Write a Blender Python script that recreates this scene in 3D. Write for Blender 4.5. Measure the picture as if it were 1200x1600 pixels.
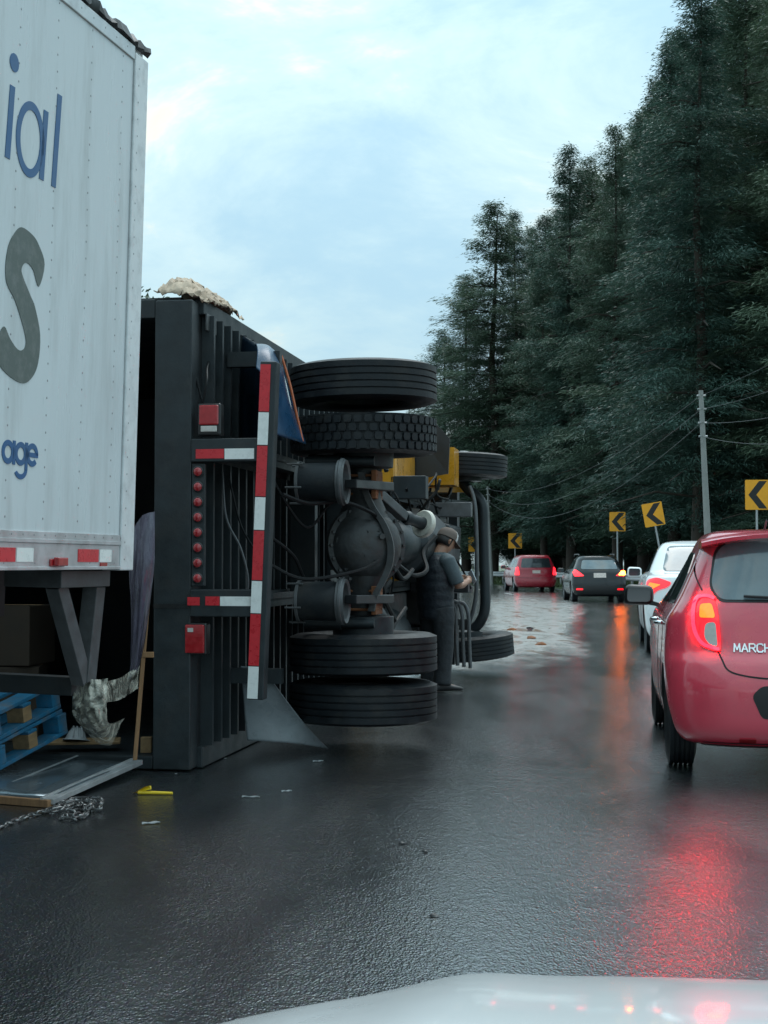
import bpy, bmesh, math, random
import numpy as np
from mathutils import Vector, Matrix, Euler
from mathutils.bvhtree import BVHTree

for o in list(bpy.data.objects):
    bpy.data.objects.remove(o)
SC = bpy.context.scene
COL = SC.collection
R = math.radians
random.seed(7)

# ------------------------------------------------------------------ camera
CAM_H, FPX, PITCH = 1.30, 2300.0, math.atan(81 / 2300.0)
cam_d = bpy.data.cameras.new('camera')
cam_d.sensor_fit = 'VERTICAL'
cam_d.sensor_height = 24.0
cam_d.lens = 24.0 * FPX / 1600.0
cam_d.clip_start = 0.05
cam_d.clip_end = 6000
cam = bpy.data.objects.new('camera', cam_d)
COL.objects.link(cam)
cam.location = (0, 0, CAM_H)
cam.rotation_euler = (R(90) + PITCH, 0, 0)
SC.camera = cam

# ------------------------------------------------------------------ sky, sun, exposure
SUN_AZ, SUN_EL = R(24), R(58)          # azimuth from the view direction, elevation
w = bpy.data.worlds.new('World')
SC.world = w
w.use_nodes = True
nt = w.node_tree
nt.nodes.clear()
N = nt.nodes.new
L = nt.links.new
out = N('ShaderNodeOutputWorld')
bg = N('ShaderNodeBackground')
sky = N('ShaderNodeTexSky')
sky.sky_type = 'NISHITA'
sky.sun_disc = False
sky.sun_elevation = SUN_EL
sky.sun_rotation = SUN_AZ
sky.altitude = 2500
sky.air_density = 1.0
sky.dust_density = 1.0
tc = N('ShaderNodeTexCoord')
mp = N('ShaderNodeMapping')
mp.inputs['Scale'].default_value = (1.0, 1.0, 2.1)
mp.inputs['Rotation'].default_value = (0, R(28), 0)
mp.inputs['Location'].default_value = (-3.3, 0.2, 2.2)
L(tc.outputs['Generated'], mp.inputs['Vector'])
n1 = N('ShaderNodeTexNoise')
n1.inputs['Scale'].default_value = 4.5
n1.inputs['Detail'].default_value = 7
n1.inputs['Roughness'].default_value = 0.62
n1.inputs['Distortion'].default_value = 0.35
L(mp.outputs['Vector'], n1.inputs['Vector'])
r1 = N('ShaderNodeValToRGB')
r1.color_ramp.interpolation = 'EASE'
r1.color_ramp.elements[0].position = 0.36
r1.color_ramp.elements[1].position = 0.62
r2c = N('ShaderNodeValToRGB')
r2c.color_ramp.interpolation = 'EASE'
r2c.color_ramp.elements[0].position = 0.56
r2c.color_ramp.elements[1].position = 0.72
L(n1.outputs['Fac'], r2c.inputs['Fac'])
L(n1.outputs['Fac'], r1.inputs['Fac'])
# thin even veil of high cloud over the blue, then brighter warm cloud banks
veil = N('ShaderNodeMix'); veil.data_type = 'RGBA'
veil.inputs['Factor'].default_value = 0.80
veil.inputs[7].default_value = (3.9, 5.9, 6.7, 1)
L(sky.outputs['Color'], veil.inputs[6])
cl = N('ShaderNodeMix'); cl.data_type = 'RGBA'
core = N('ShaderNodeMix'); core.data_type = 'RGBA'
core.inputs[6].default_value = (5.0, 6.7, 7.2, 1)
core.inputs[7].default_value = (8.0, 7.4, 6.0, 1)
L(r2c.outputs['Color'], core.inputs['Factor'])
L(core.outputs[2], cl.inputs[7])
L(r1.outputs['Color'], cl.inputs['Factor'])
L(veil.outputs[2], cl.inputs[6])
# a cloudy sky grows brighter from the horizon to the zenith: L = (1 + 2 sin e) / (1 + 2 sin 10deg)
sx = N('ShaderNodeSeparateXYZ'); L(tc.outputs['Generated'], sx.inputs[0])
cl0 = N('ShaderNodeClamp'); L(sx.outputs['Z'], cl0.inputs['Value'])
ov = N('ShaderNodeMath'); ov.operation = 'MULTIPLY_ADD'; ov.inputs[1].default_value = 1.30; ov.inputs[2].default_value = .82
L(cl0.outputs[0], ov.inputs[0])
sc_ = N('ShaderNodeVectorMath'); sc_.operation = 'SCALE'
L(cl.outputs[2], sc_.inputs[0]); L(ov.outputs[0], sc_.inputs['Scale'])
L(sc_.outputs['Vector'], bg.inputs['Color'])
bg.inputs['Strength'].default_value = 0.10
L(bg.outputs[0], out.inputs['Surface'])

sd = bpy.data.lights.new('sun', 'SUN')
sd.energy = 1.3
sd.angle = R(40)
sd.color = (1.0, 0.975, 0.94)
sun = bpy.data.objects.new('sun', sd)
COL.objects.link(sun)
sun.location = (-20, 40, 40)
sdir = Vector((math.sin(SUN_AZ) * math.cos(SUN_EL), math.cos(SUN_AZ) * math.cos(SUN_EL), math.sin(SUN_EL)))
sun.rotation_euler = (-sdir).to_track_quat('-Z', 'Y').to_euler()

SC.render.engine = 'CYCLES'
SC.view_settings.view_transform = 'Standard'
SC.view_settings.look = 'None'
SC.view_settings.exposure = 0.35
SC.view_settings.gamma = 1.0
SC.view_settings.use_curve_mapping = False
SC.cycles.use_denoising = True
SC.cycles.max_bounces = 5
SC.cycles.transparent_max_bounces = 12
SC.cycles.volume_bounces = 0
SC.cycles.sample_clamp_indirect = 6

# ------------------------------------------------------------------ helpers
def pt(px, py, d):
    """where the photograph's pixel lies in the place, d metres ahead"""
    cx, cz = (px - 600) / FPX, (800 - py) / FPX
    f = math.cos(PITCH) - cz * math.sin(PITCH)
    u = math.sin(PITCH) + cz * math.cos(PITCH)
    return Vector((cx / f * d, d, CAM_H + u / f * d))

def gpt(px, py, z=0.0):
    cx, cz = (px - 600) / FPX, (800 - py) / FPX
    f = math.cos(PITCH) - cz * math.sin(PITCH)
    u = math.sin(PITCH) + cz * math.cos(PITCH)
    d = (z - CAM_H) * f / u
    return Vector((cx / f * d, d, z))

def on_plane(M, px, py, axis, val):
    """the same pixel on a plane of a thing's own frame M"""
    Mi = M.inverted()
    a = Mi @ Vector((0, 0, CAM_H))
    b = Mi @ pt(px, py, 10)
    t = (val - a[axis]) / (b[axis] - a[axis])
    return a + (b - a) * t

def tag(o, label, cat=None, group=None, kind=None):
    if label: o['label'] = label
    if cat: o['category'] = cat
    if group: o['group'] = group
    if kind: o['kind'] = kind
    return o

def thing(name, label, cat, loc=(0, 0, 0), rot=(0, 0, 0), group=None):
    o = bpy.data.objects.new(name, None)
    o.empty_display_size = 0.2
    COL.objects.link(o)
    o.location = loc
    o.rotation_euler = rot
    return tag(o, label, cat, group)

def frame(loc, rot):
    return Matrix.Translation(Vector(loc)) @ Euler(rot).to_matrix().to_4x4()

class MB:
    def __init__(s):
        s.v, s.f, s.m = [], [], []
    def add(s, vs, fs, mi=0):
        k = len(s.v)
        s.v += [tuple(p) for p in vs]
        s.f += [tuple(i + k for i in f) for f in fs]
        s.m += [mi] * len(fs)
        return s
    def box(s, c, size, rot=None, mi=0):
        hx, hy, hz = [q / 2 for q in size]
        vs = [Vector((x, y, z)) for x in (-hx, hx) for y in (-hy, hy) for z in (-hz, hz)]
        if rot is not None:
            m = Euler(rot).to_matrix() if not isinstance(rot, Matrix) else rot
            vs = [m @ p for p in vs]
        c = Vector(c)
        return s.add([p + c for p in vs], [(0, 1, 3, 2), (4, 6, 7, 5), (0, 4, 5, 1), (2, 3, 7, 6), (0, 2, 6, 4), (1, 5, 7, 3)], mi)
    def span(s, a, b, mi=0):
        a, b = Vector(a), Vector(b)
        return s.box((a + b) / 2, [abs(q) for q in (b - a)], None, mi)
    def beam(s, a, b, wd, ht, up=(0, 0, 1), mi=0):
        a, b = Vector(a), Vector(b)
        d = b - a
        y = d.normalized()
        x = y.cross(Vector(up))
        if x.length < 1e-4: x = y.cross(Vector((1, 0, 0)))
        x.normalize()
        z = x.cross(y)
        return s.box((a + b) / 2, (wd, d.length, ht), Matrix((x, y, z)).transposed(), mi)
    def rings(s, rs, close=True, cap=True, mi=0):
        n = len(rs[0])
        vs = [p for r in rs for p in r]
        fs = []
        for i in range(len(rs) - 1):
            for j in range(n if close else n - 1):
                a, b = i * n + j, i * n + (j + 1) % n
                fs.append((a, b, b + n, a + n))
        if cap and close:
            fs.append(tuple(range(n - 1, -1, -1)))
            fs.append(tuple((len(rs) - 1) * n + j for j in range(n)))
        return s.add(vs, fs, mi)
    def tube(s, pts, rad, n=8, mi=0, cap=True):
        pts = [Vector(p) for p in pts]
        if not isinstance(rad, (list, tuple)): rad = [rad] * len(pts)
        rs, prev = [], None
        for i, p in enumerate(pts):
            t = (pts[min(i + 1, len(pts) - 1)] - pts[max(i - 1, 0)]).normalized()
            if prev is None:
                x = t.orthogonal().normalized()
            else:
                x = prev - t * prev.dot(t)
                x = x.normalized() if x.length > 1e-5 else t.orthogonal().normalized()
            prev = x
            y = t.cross(x)
            rs.append([p + (x * math.cos(a) + y * math.sin(a)) * rad[i] for a in [2 * math.pi * k / n for k in range(n)]])
        return s.rings(rs, True, cap, mi)
    def lathe(s, prof, n=32, M=None, mi=0):
        """prof: (radius, along z)"""
        M = M or Matrix()
        rs = [[M @ Vector((r * math.cos(a), r * math.sin(a), z)) for a in [2 * math.pi * k / n for k in range(n)]] for r, z in prof]
        return s.rings(rs, True, False, mi)
    def mesh(s, name, mats, smooth=None):
        me = bpy.data.meshes.new(name)
        me.from_pydata(s.v, [], s.f)
        for m in (mats if isinstance(mats, (list, tuple)) else [mats]): me.materials.append(m)
        if any(s.m): me.polygons.foreach_set('material_index', s.m)
        bm = bmesh.new(); bm.from_mesh(me)
        bmesh.ops.recalc_face_normals(bm, faces=bm.faces)
        bm.to_mesh(me); bm.free()
        if smooth is not None:
            me.polygons.foreach_set('use_smooth', [True] * len(me.polygons))
            me.set_sharp_from_angle(angle=R(smooth))
        return me
    def build(s, name, mats, parent=None, smooth=None, bevel=0, label=None):
        return put(name, s.mesh(name, mats, smooth), parent, bevel, label)

def put(name, me, parent=None, bevel=0, label=None, loc=None, rot=None):
    o = bpy.data.objects.new(name, me)
    COL.objects.link(o)
    o.parent = parent
    if loc is not None: o.location = loc
    if rot is not None: o.rotation_euler = rot
    if bevel:
        b = o.modifiers.new('bevel', 'BEVEL')
        b.width = bevel; b.segments = 2; b.limit_method = 'ANGLE'; b.angle_limit = R(40)
        b.use_clamp_overlap = True
    if label: o['label'] = label
    return o

def real(o):
    """apply an object's modifiers into its mesh"""
    bpy.context.view_layer.update()
    dg = bpy.context.evaluated_depsgraph_get()
    me = bpy.data.meshes.new_from_object(o.evaluated_get(dg))
    o.modifiers.clear()
    o.data = me
    return o

def cat_spline(p, k=6, closed=False):
    p = [Vector(q) for q in p]
    n = len(p); res = []
    for i in range(n if closed else n - 1):
        if closed:
            a, b, c, d = p[(i - 1) % n], p[i], p[(i + 1) % n], p[(i + 2) % n]
        else:
            a, b, c, d = p[max(i - 1, 0)], p[i], p[i + 1], p[min(i + 2, n - 1)]
        for j in range(k):
            t = j / k
            res.append(0.5 * ((2 * b) + (c - a) * t + (2 * a - 5 * b + 4 * c - d) * t * t + (3 * b - a - 3 * c + d) * t ** 3))
    if not closed: res.append(p[-1])
    return res

def rnd(poly, r, k=4):
    """round the corners of a 2D outline"""
    out = []
    n = len(poly)
    for i in range(n):
        p, a, b = Vector(poly[i]), Vector(poly[i - 1]), Vector(poly[(i + 1) % n])
        q = min(r, (a - p).length * .45, (b - p).length * .45)
        s, e = p + (a - p).normalized() * q, p + (b - p).normalized() * q
        for j in range(k + 1):
            t = j / k
            out.append(s * (1 - t) ** 2 + p * 2 * t * (1 - t) + e * t * t)
    return [(q.x, q.y) for q in out]

# ------------------------------------------------------------------ materials
def pm(name, rgb, rough=0.5, metal=0.0, var=0.12, scale=6.0, bump=0.0, bscale=60.0, coat=0.0, emit=None, estr=0.0,
       dirt=None, dscale=3.0, damt=0.5, rvar=0.1, alpha=1.0, trans=0.0, spec=0.5, stretch=None):
    m = bpy.data.materials.new(name)
    m.use_nodes = True
    t = m.node_tree
    b = t.nodes['Principled BSDF']
    N, L = t.nodes.new, t.links.new
    tc = N('ShaderNodeTexCoord')
    src = tc.outputs['Object']
    if stretch:
        mp = N('ShaderNodeMapping'); mp.inputs['Scale'].default_value = stretch
        L(src, mp.inputs['Vector']); src = mp.outputs['Vector']
    n = N('ShaderNodeTexNoise'); n.inputs['Scale'].default_value = scale; n.inputs['Detail'].default_value = 6
    n.inputs['Roughness'].default_value = 0.62
    L(src, n.inputs['Vector'])
    r = N('ShaderNodeMapRange'); r.inputs['From Min'].default_value = 0.3; r.inputs['From Max'].default_value = 0.7
    r.inputs['To Min'].default_value = 1 - var; r.inputs['To Max'].default_value = 1 + var
    L(n.outputs['Fac'], r.inputs['Value'])
    mul = N('ShaderNodeVectorMath'); mul.operation = 'SCALE'
    mul.inputs[0].default_value = rgb
    L(r.outputs['Result'], mul.inputs['Scale'])
    col = mul.outputs['Vector']
    if dirt:
        n2 = N('ShaderNodeTexNoise'); n2.inputs['Scale'].default_value = dscale; n2.inputs['Detail'].default_value = 8
        n2.inputs['Roughness'].default_value = 0.7
        L(src, n2.inputs['Vector'])
        rr = N('ShaderNodeMapRange'); rr.inputs['From Min'].default_value = 0.48; rr.inputs['From Max'].default_value = 0.72
        rr.inputs['To Max'].default_value = damt
        L(n2.outputs['Fac'], rr.inputs['Value'])
        mx = N('ShaderNodeMix'); mx.data_type = 'RGBA'
        L(rr.outputs['Result'], mx.inputs['Factor']); L(col, mx.inputs[6]); mx.inputs[7].default_value = (*dirt, 1)
        col = mx.outputs[2]
    L(col, b.inputs['Base Color'])
    r2 = N('ShaderNodeMapRange'); r2.inputs['From Min'].default_value = 0.3; r2.inputs['From Max'].default_value = 0.7
    r2.inputs['To Min'].default_value = max(0.02, rough - rvar); r2.inputs['To Max'].default_value = min(1, rough + rvar)
    L(n.outputs['Fac'], r2.inputs['Value']); L(r2.outputs['Result'], b.inputs['Roughness'])
    b.inputs['Metallic'].default_value = metal
    b.inputs['Coat Weight'].default_value = coat
    b.inputs['Coat Roughness'].default_value = 0.06
    b.inputs['Specular IOR Level'].default_value = spec
    b.inputs['Alpha'].default_value = alpha
    b.inputs['Transmission Weight'].default_value = trans
    if emit:
        b.inputs['Emission Color'].default_value = (*emit, 1)
        b.inputs['Emission Strength'].default_value = estr
    if bump:
        nb = N('ShaderNodeTexNoise'); nb.inputs['Scale'].default_value = bscale; nb.inputs['Detail'].default_value = 4
        L(src, nb.inputs['Vector'])
        bp = N('ShaderNodeBump'); bp.inputs['Strength'].default_value = 1.0; bp.inputs['Distance'].default_value = bump
        L(nb.outputs['Fac'], bp.inputs['Height']); L(bp.outputs['Normal'], b.inputs['Normal'])
    return m

M = {}
M['white_wall'] = pm('white_wall', (.56, .60, .62), .30, 0, .05, 1.5, .008, 1.6, dirt=(.33, .345, .34), dscale=3.0, damt=.65, stretch=(1, 1.6, .22))
M['alu'] = pm('alu', (.52, .54, .55), .4, .6, .12, 8, .0005, 80, dirt=(.22, .22, .21), dscale=6, damt=.5)
M['alu_white'] = pm('alu_white', (.66, .68, .69), .42, .1, .08, 6, dirt=(.12, .12, .12), dscale=9, damt=.35)
M['rivet'] = pm('rivet', (.30, .31, .32), .4, .7)
M['ink_blue'] = pm('ink_blue', (.012, .085, .22), .4, 0, .1)
M['ink_grey'] = pm('ink_grey', (.075, .095, .085), .45, 0, .12, 8, dirt=(.3, .3, .3), dscale=14, damt=.3)
M['tape_red'] = pm('tape_red', (.55, .025, .035), .3, 0, .12, 20)
M['tape_white'] = pm('tape_white', (.75, .76, .74), .3, 0, .06, 20)
M['lens_red'] = pm('lens_red', (.35, .015, .02), .15, 0, .15, 30, coat=.6)
M['lens_clear'] = pm('lens_clear', (.5, .48, .45), .12, 0, .1, 40, coat=.5)
M['steel_dark'] = pm('steel_dark', (.020, .027, .031), .5, .2, .3, 7, .001, 60, dirt=(.040, .041, .040), dscale=5, damt=.6)
M['steel_black'] = pm('steel_black', (.014, .016, .018), .42, .1, .3, 7, .001, 60, dirt=(.04, .037, .033), dscale=6, damt=.5)
M['steel_grey'] = pm('steel_grey', (.10, .105, .11), .5, .3, .25, 9, .001, 50, dirt=(.06, .055, .05), dscale=5, damt=.7)
M['axle_grey'] = pm('axle_grey', (.040, .043, .045), .55, .15, .35, 9, .004, 26, dirt=(.035, .026, .018), dscale=7, damt=.85)
M['bright_metal'] = pm('bright_metal', (.62, .63, .62), .3, .8, .15, 12, dirt=(.25, .22, .18), dscale=10, damt=.5)
M['cream_paint'] = pm('cream_paint', (.60, .57, .50), .4, .1, .1, 9, dirt=(.1, .09, .08), dscale=8, damt=.6)
M['rust'] = pm('rust', (.20, .075, .03), .8, .1, .3, 12)
M['rubber'] = pm('rubber', (.009, .012, .015), .55, 0, .3, 9, .0015, 90, spec=.3, dirt=(.048, .044, .038), dscale=4, damt=.6)
M['plastic_black'] = pm('plastic_black', (.014, .015, .016), .35, 0, .2)
M['flap_grey'] = pm('flap_grey', (.20, .225, .24), .30, 0, .2, 5, .001, 120, dirt=(.11, .115, .12), dscale=4, damt=.5)
M['flap_blue'] = pm('flap_blue', (.008, .042, .095), .30, 0, .25, 6, .001, 90, dirt=(.05, .07, .09), dscale=7, damt=.5)
M['flap_navy'] = pm('flap_navy', (.005, .015, .028), .38, 0, .3, 6, .002, 40)
M['stripe_orange'] = pm('stripe_orange', (.42, .10, .03), .4)
M['cab_yellow'] = pm('cab_yellow', (.62, .28, .012), .32, 0, .12, 5, coat=.5, dirt=(.10, .065, .03), dscale=4, damt=.6)
M['hub_white'] = pm('hub_white', (.72, .73, .73), .4, .1, .1, 9, dirt=(.2, .19, .18), dscale=12, damt=.5)
M['hose'] = pm('hose', (.008, .009, .010), .6, spec=.25)
M['sack'] = pm('sack', (.46, .36, .27), .8, 0, .2, 14, .004, 40)
M['wood'] = pm('wood', (.28, .15, .07), .75, 0, .3, 6, .001, 60, stretch=(6, 6, .8))
M['wood_pale'] = pm('wood_pale', (.26, .165, .08), .75, 0, .25, 6, .001, 60, stretch=(6, .8, 6))
M['pallet_blue'] = pm('pallet_blue', (.012, .13, .24), .6, 0, .25, 7, .002, 40, dirt=(.20, .13, .07), dscale=6, damt=.6)
M['sheet_metal'] = pm('sheet_metal', (.20, .25, .28), .22, .65, .15, 3, .002, 5, dirt=(.10, .11, .11), dscale=4, damt=.6)
M['chain'] = pm('chain', (.20, .20, .20), .38, .8, .3, 20)
M['yellow_plastic'] = pm('yellow_plastic', (.75, .52, .02), .35)
M['scrap_white'] = pm('scrap_white', (.32, .34, .35), .4)
M['concrete_pole'] = pm('concrete_pole', (.24, .24, .23), .8, 0, .15, 4)
M['wire'] = pm('wire', (.08, .085, .09), .5)
M['galv'] = pm('galv', (.40, .41, .42), .45, .5, .15, 5, dirt=(.25, .24, .22), dscale=4, damt=.4)
M['sign_yellow'] = pm('sign_yellow', (.85, .36, .012), .45, 0, .06, 4, dirt=(.45, .22, .03), dscale=5, damt=.3)
M['sign_black'] = pm('sign_black', (.012, .012, .012), .5)
M['bark'] = pm('bark', (.055, .042, .034), .9, 0, .3, 5, .01, 12, stretch=(1, 1, .2))

def wrap_mat():
    m = bpy.data.materials.new('plastic_wrap'); m.use_nodes = True
    t = m.node_tree; N, L = t.nodes.new, t.links.new
    b = t.nodes['Principled BSDF']
    b.inputs['Base Color'].default_value = (.80, .78, .66, 1)
    b.inputs['Roughness'].default_value = .12
    b.inputs['Specular IOR Level'].default_value = .9
    tc = N('ShaderNodeTexCoord')
    n = N('ShaderNodeTexNoise'); n.inputs['Scale'].default_value = 9; n.inputs['Detail'].default_value = 3; n.inputs['Distortion'].default_value = 2.5
    L(tc.outputs['Object'], n.inputs['Vector'])
    mr = N('ShaderNodeMapRange'); mr.inputs['From Min'].default_value = .35; mr.inputs['From Max'].default_value = .65
    mr.inputs['To Min'].default_value = .08; mr.inputs['To Max'].default_value = .58
    L(n.outputs['Fac'], mr.inputs['Value']); L(mr.outputs['Result'], b.inputs['Alpha'])
    bp = N('ShaderNodeBump'); bp.inputs['Distance'].default_value = .005
    L(n.outputs['Fac'], bp.inputs['Height']); L(bp.outputs['Normal'], b.inputs['Normal'])
    return m
M['wrap'] = wrap_mat()
M['wrap_dark'] = pm('wrap_dark', (.10, .09, .13), .25, 0, .5, 9, .01, 14, dirt=(.3, .33, .38), dscale=7, damt=.5, alpha=.85, stretch=(1, 1, .3))

def foliage(name, a, b_, scale=.5):
    m = bpy.data.materials.new(name); m.use_nodes = True
    t = m.node_tree; N, L = t.nodes.new, t.links.new
    b = t.nodes['Principled BSDF']
    tc = N('ShaderNodeTexCoord'); n = N('ShaderNodeTexNoise'); n.inputs['Scale'].default_value = scale; n.inputs['Detail'].default_value = 8
    n.inputs['Roughness'].default_value = .7
    L(tc.outputs['Object'], n.inputs['Vector'])
    oi = N('ShaderNodeObjectInfo')
    ad = N('ShaderNodeMath'); ad.operation = 'MULTIPLY_ADD'; ad.inputs[1].default_value = .55
    L(oi.outputs['Random'], ad.inputs[0]); L(n.outputs['Fac'], ad.inputs[2])
    mr = N('ShaderNodeMapRange'); mr.inputs['From Min'].default_value = .4; mr.inputs['From Max'].default_value = 1.1
    L(ad.outputs[0], mr.inputs['Value'])
    mx = N('ShaderNodeMix'); mx.data_type = 'RGBA'
    mx.inputs[6].default_value = (*a, 1); mx.inputs[7].default_value = (*b_, 1)
    L(mr.outputs['Result'], mx.inputs['Factor']); L(mx.outputs[2], b.inputs['Base Color'])
    b.inputs['Roughness'].default_value = .42
    b.inputs['Specular IOR Level'].default_value = .5
    tl = N('ShaderNodeBsdfTranslucent'); L(mx.outputs[2], tl.inputs['Color'])
    ms = N('ShaderNodeMixShader'); ms.inputs[0].default_value = .28
    L(b.outputs[0], ms.inputs[1]); L(tl.outputs[0], ms.inputs[2])
    L(ms.outputs[0], t.nodes['Material Output'].inputs['Surface'])
    return m
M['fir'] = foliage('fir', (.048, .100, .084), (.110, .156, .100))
M['bush'] = foliage('bush', (.05, .08, .045), (.10, .12, .06), 1.5)
M['grass'] = foliage('grass', (.045, .075, .03), (.10, .13, .05), .4)

def road_mat():
    m = bpy.data.materials.new('wet_asphalt'); m.use_nodes = True
    t = m.node_tree; N, L = t.nodes.new, t.links.new
    b = t.nodes['Principled BSDF']
    tc = N('ShaderNodeTexCoord'); src = tc.outputs['Object']
    def mapped(sx, sy):
        q = N('ShaderNodeMapping'); q.inputs['Rotation'].default_value = (0, 0, R(8.5)); q.inputs['Scale'].default_value = (sx, sy, 1)
        L(src, q.inputs['Vector']); return q.outputs['Vector']
    def noise(vec, sc, det, ro, dist=0):
        q = N('ShaderNodeTexNoise'); q.inputs['Scale'].default_value = sc; q.inputs['Detail'].default_value = det
        q.inputs['Roughness'].default_value = ro; q.inputs['Distortion'].default_value = dist
        L(vec, q.inputs['Vector']); return q.outputs['Fac']
    def rng_(val, a, b_, c, d):
        q = N('ShaderNodeMapRange'); q.inputs['From Min'].default_value = a; q.inputs['From Max'].default_value = b_
        q.inputs['To Min'].default_value = c; q.inputs['To Max'].default_value = d
        L(val, q.inputs['Value']); return q.outputs['Result']
    def math_(op, a, b_):
        q = N('ShaderNodeMath'); q.operation = op
        for k, v in ((0, a), (1, b_)):
            if isinstance(v, (int, float)): q.inputs[k].default_value = v
            else: L(v, q.inputs[k])
        return q.outputs[0]
    patch = noise(mapped(1, .45), .9, 6, .6, .8)             # pools and drier patches
    track = noise(mapped(1, .03), 1.5, 4, .55)               # worn wheel tracks along the lane
    wet = math_('ADD', math_('MULTIPLY', patch, .6), math_('MULTIPLY', track, .4))
    ag = mapped(1, .55)
    vor = N('ShaderNodeTexVoronoi'); vor.inputs['Scale'].default_value = 115; L(ag, vor.inputs['Vector'])
    fine = noise(ag, 80, 2.5, .6)
    mid = noise(ag, 26, 2, .5)
    cr = N('ShaderNodeValToRGB')
    cr.color_ramp.elements[0].color = (.010, .014, .017, 1); cr.color_ramp.elements[0].position = .35
    cr.color_ramp.elements[1].color = (.034, .039, .042, 1); cr.color_ramp.elements[1].position = .65
    L(wet, cr.inputs['Fac'])
    mul = N('ShaderNodeMix'); mul.data_type = 'RGBA'; mul.blend_type = 'MULTIPLY'; mul.inputs['Factor'].default_value = .6
    L(cr.outputs['Color'], mul.inputs[6]); L(vor.outputs['Color'], mul.inputs[7])
    L(mul.outputs[2], b.inputs['Base Color'])
    L(rng_(wet, .36, .64, .27, .38), b.inputs['Roughness'])
    b.inputs['Specular IOR Level'].default_value = .6
    # how much of the stone stands out of the water film
    dep = rng_(wet, .38, .60, .50, 1.0)
    h = math_('ADD', math_('ADD', math_('MULTIPLY', fine, 1.5), math_('MULTIPLY', mid, 1.6)), vor.outputs['Distance'])
    for dist, sock in ((.0032, 'Normal'), (.0017, 'Coat Normal')):
        bp = N('ShaderNodeBump'); bp.inputs['Distance'].default_value = dist
        L(dep, bp.inputs['Strength']); L(h, bp.inputs['Height']); L(bp.outputs['Normal'], b.inputs[sock])
    b.inputs['Coat Weight'].default_value = 1.0
    L(rng_(wet, .38, .62, .07, .12), b.inputs['Coat Roughness'])
    b.inputs['Coat IOR'].default_value = 2.1
    return m
M['road'] = road_mat()

def mud_mat():
    m = bpy.data.materials.new('muddy_water'); m.use_nodes = True
    t = m.node_tree; N, L = t.nodes.new, t.links.new
    b = t.nodes['Principled BSDF']
    tc = N('ShaderNodeTexCoord')
    mp = N('ShaderNodeMapping'); mp.inputs['Scale'].default_value = (1, .3, 1)
    L(tc.outputs['Object'], mp.inputs['Vector'])
    n = N('ShaderNodeTexNoise'); n.inputs['Scale'].default_value = 1.7; n.inputs['Detail'].default_value = 9; n.inputs['Roughness'].default_value = .68; n.inputs['Distortion'].default_value = .8
    L(mp.outputs['Vector'], n.inputs['Vector'])
    cr = N('ShaderNodeValToRGB')
    e = cr.color_ramp.elements
    e[0].color = (.40, .37, .34, 1); e[0].position = .34
    e[1].color = (.62, .61, .59, 1); e[1].position = .52
    e2 = e.new(.64); e2.color = (.27, .17, .12, 1)
    L(n.outputs['Fac'], cr.inputs['Fac']); L(cr.outputs['Color'], b.inputs['Base Color'])
    b.inputs['Roughness'].default_value = .22
    bp = N('ShaderNodeBump'); bp.inputs['Distance'].default_value = .012
    L(n.outputs['Fac'], bp.inputs['Height']); L(bp.outputs['Normal'], b.inputs['Normal'])
    # the film thins out towards its rim
    at = N('ShaderNodeAttribute'); at.attribute_name = 'film'
    n2 = N('ShaderNodeTexNoise'); n2.inputs['Scale'].default_value = 2.6; n2.inputs['Detail'].default_value = 8; n2.inputs['Roughness'].default_value = .7
    L(mp.outputs['Vector'], n2.inputs['Vector'])
    ad = N('ShaderNodeMath'); ad.operation = 'MULTIPLY_ADD'; ad.inputs[1].default_value = 1.4
    L(n2.outputs['Fac'], ad.inputs[0]); L(at.outputs['Fac'], ad.inputs[2])
    mr = N('ShaderNodeMapRange'); mr.interpolation_type = 'SMOOTHSTEP'; mr.inputs['From Min'].default_value = .62; mr.inputs['From Max'].default_value = 1.35
    mr.inputs['To Max'].default_value = .85
    L(ad.outputs[0], mr.inputs['Value']); L(mr.outputs['Result'], b.inputs['Alpha'])
    return m
M['mud'] = mud_mat()
M['line_white'] = pm('line_white', (.62, .63, .62), .35, 0, .2, 6, dirt=(.1, .1, .1), dscale=5, damt=.5)
# ------------------------------------------------------------------ the road's path (centre of the lane the cars queue in)
def heading(s):
    ks = [(-80, 9.5), (12, 8.5), (40, 2.5), (60, -3), (78, -11), (95, -22), (140, -55), (200, -80)]
    for (a, x), (b, y) in zip(ks, ks[1:]):
        if s <= b: return R(x + (y - x) * max(0, (s - a)) / (b - a))
    return R(-80)
PATH = []
def _walk():
    p = Vector((2.6, 10)); s = 0; fw = []
    while s < 200:
        fw.append((s, p.copy(), heading(s)))
        h = heading(s); p = p + Vector((math.sin(h), math.cos(h))); s += 1
    p = Vector((2.6, 10)); s = 0; bk = []
    while s > -45:
        h = heading(s); p = p - Vector((math.sin(h), math.cos(h))); s -= 1
        bk.append((s, p.copy(), h))
    return bk[::-1] + fw
PATH = _walk()
def along(s, off, z=0):
    """a point s metres along the lane, off metres to its right"""
    i = min(max(int(math.floor(s)) + 45, 0), len(PATH) - 2)
    (s0, p, h), (_, q, _) = PATH[i], PATH[i + 1]
    c = p.lerp(q, s - s0)
    return Vector((c.x + math.cos(h) * off, c.y - math.sin(h) * off, z))
def strip(name, s0, s1, prof, mat, ds=1.0, zf=None):
    n = max(1, int(round((s1 - s0) / ds)))
    rs = []
    for i in range(n + 1):
        s = s0 + (s1 - s0) * i / n
        rs.append([along(s, o, z * (zf(s) if zf else 1)) for o, z in prof])
    return MB().rings(rs, False, False).build(name, mat, None, 50)
def structure(o, kind='structure'):
    o['kind'] = kind
    return o

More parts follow.
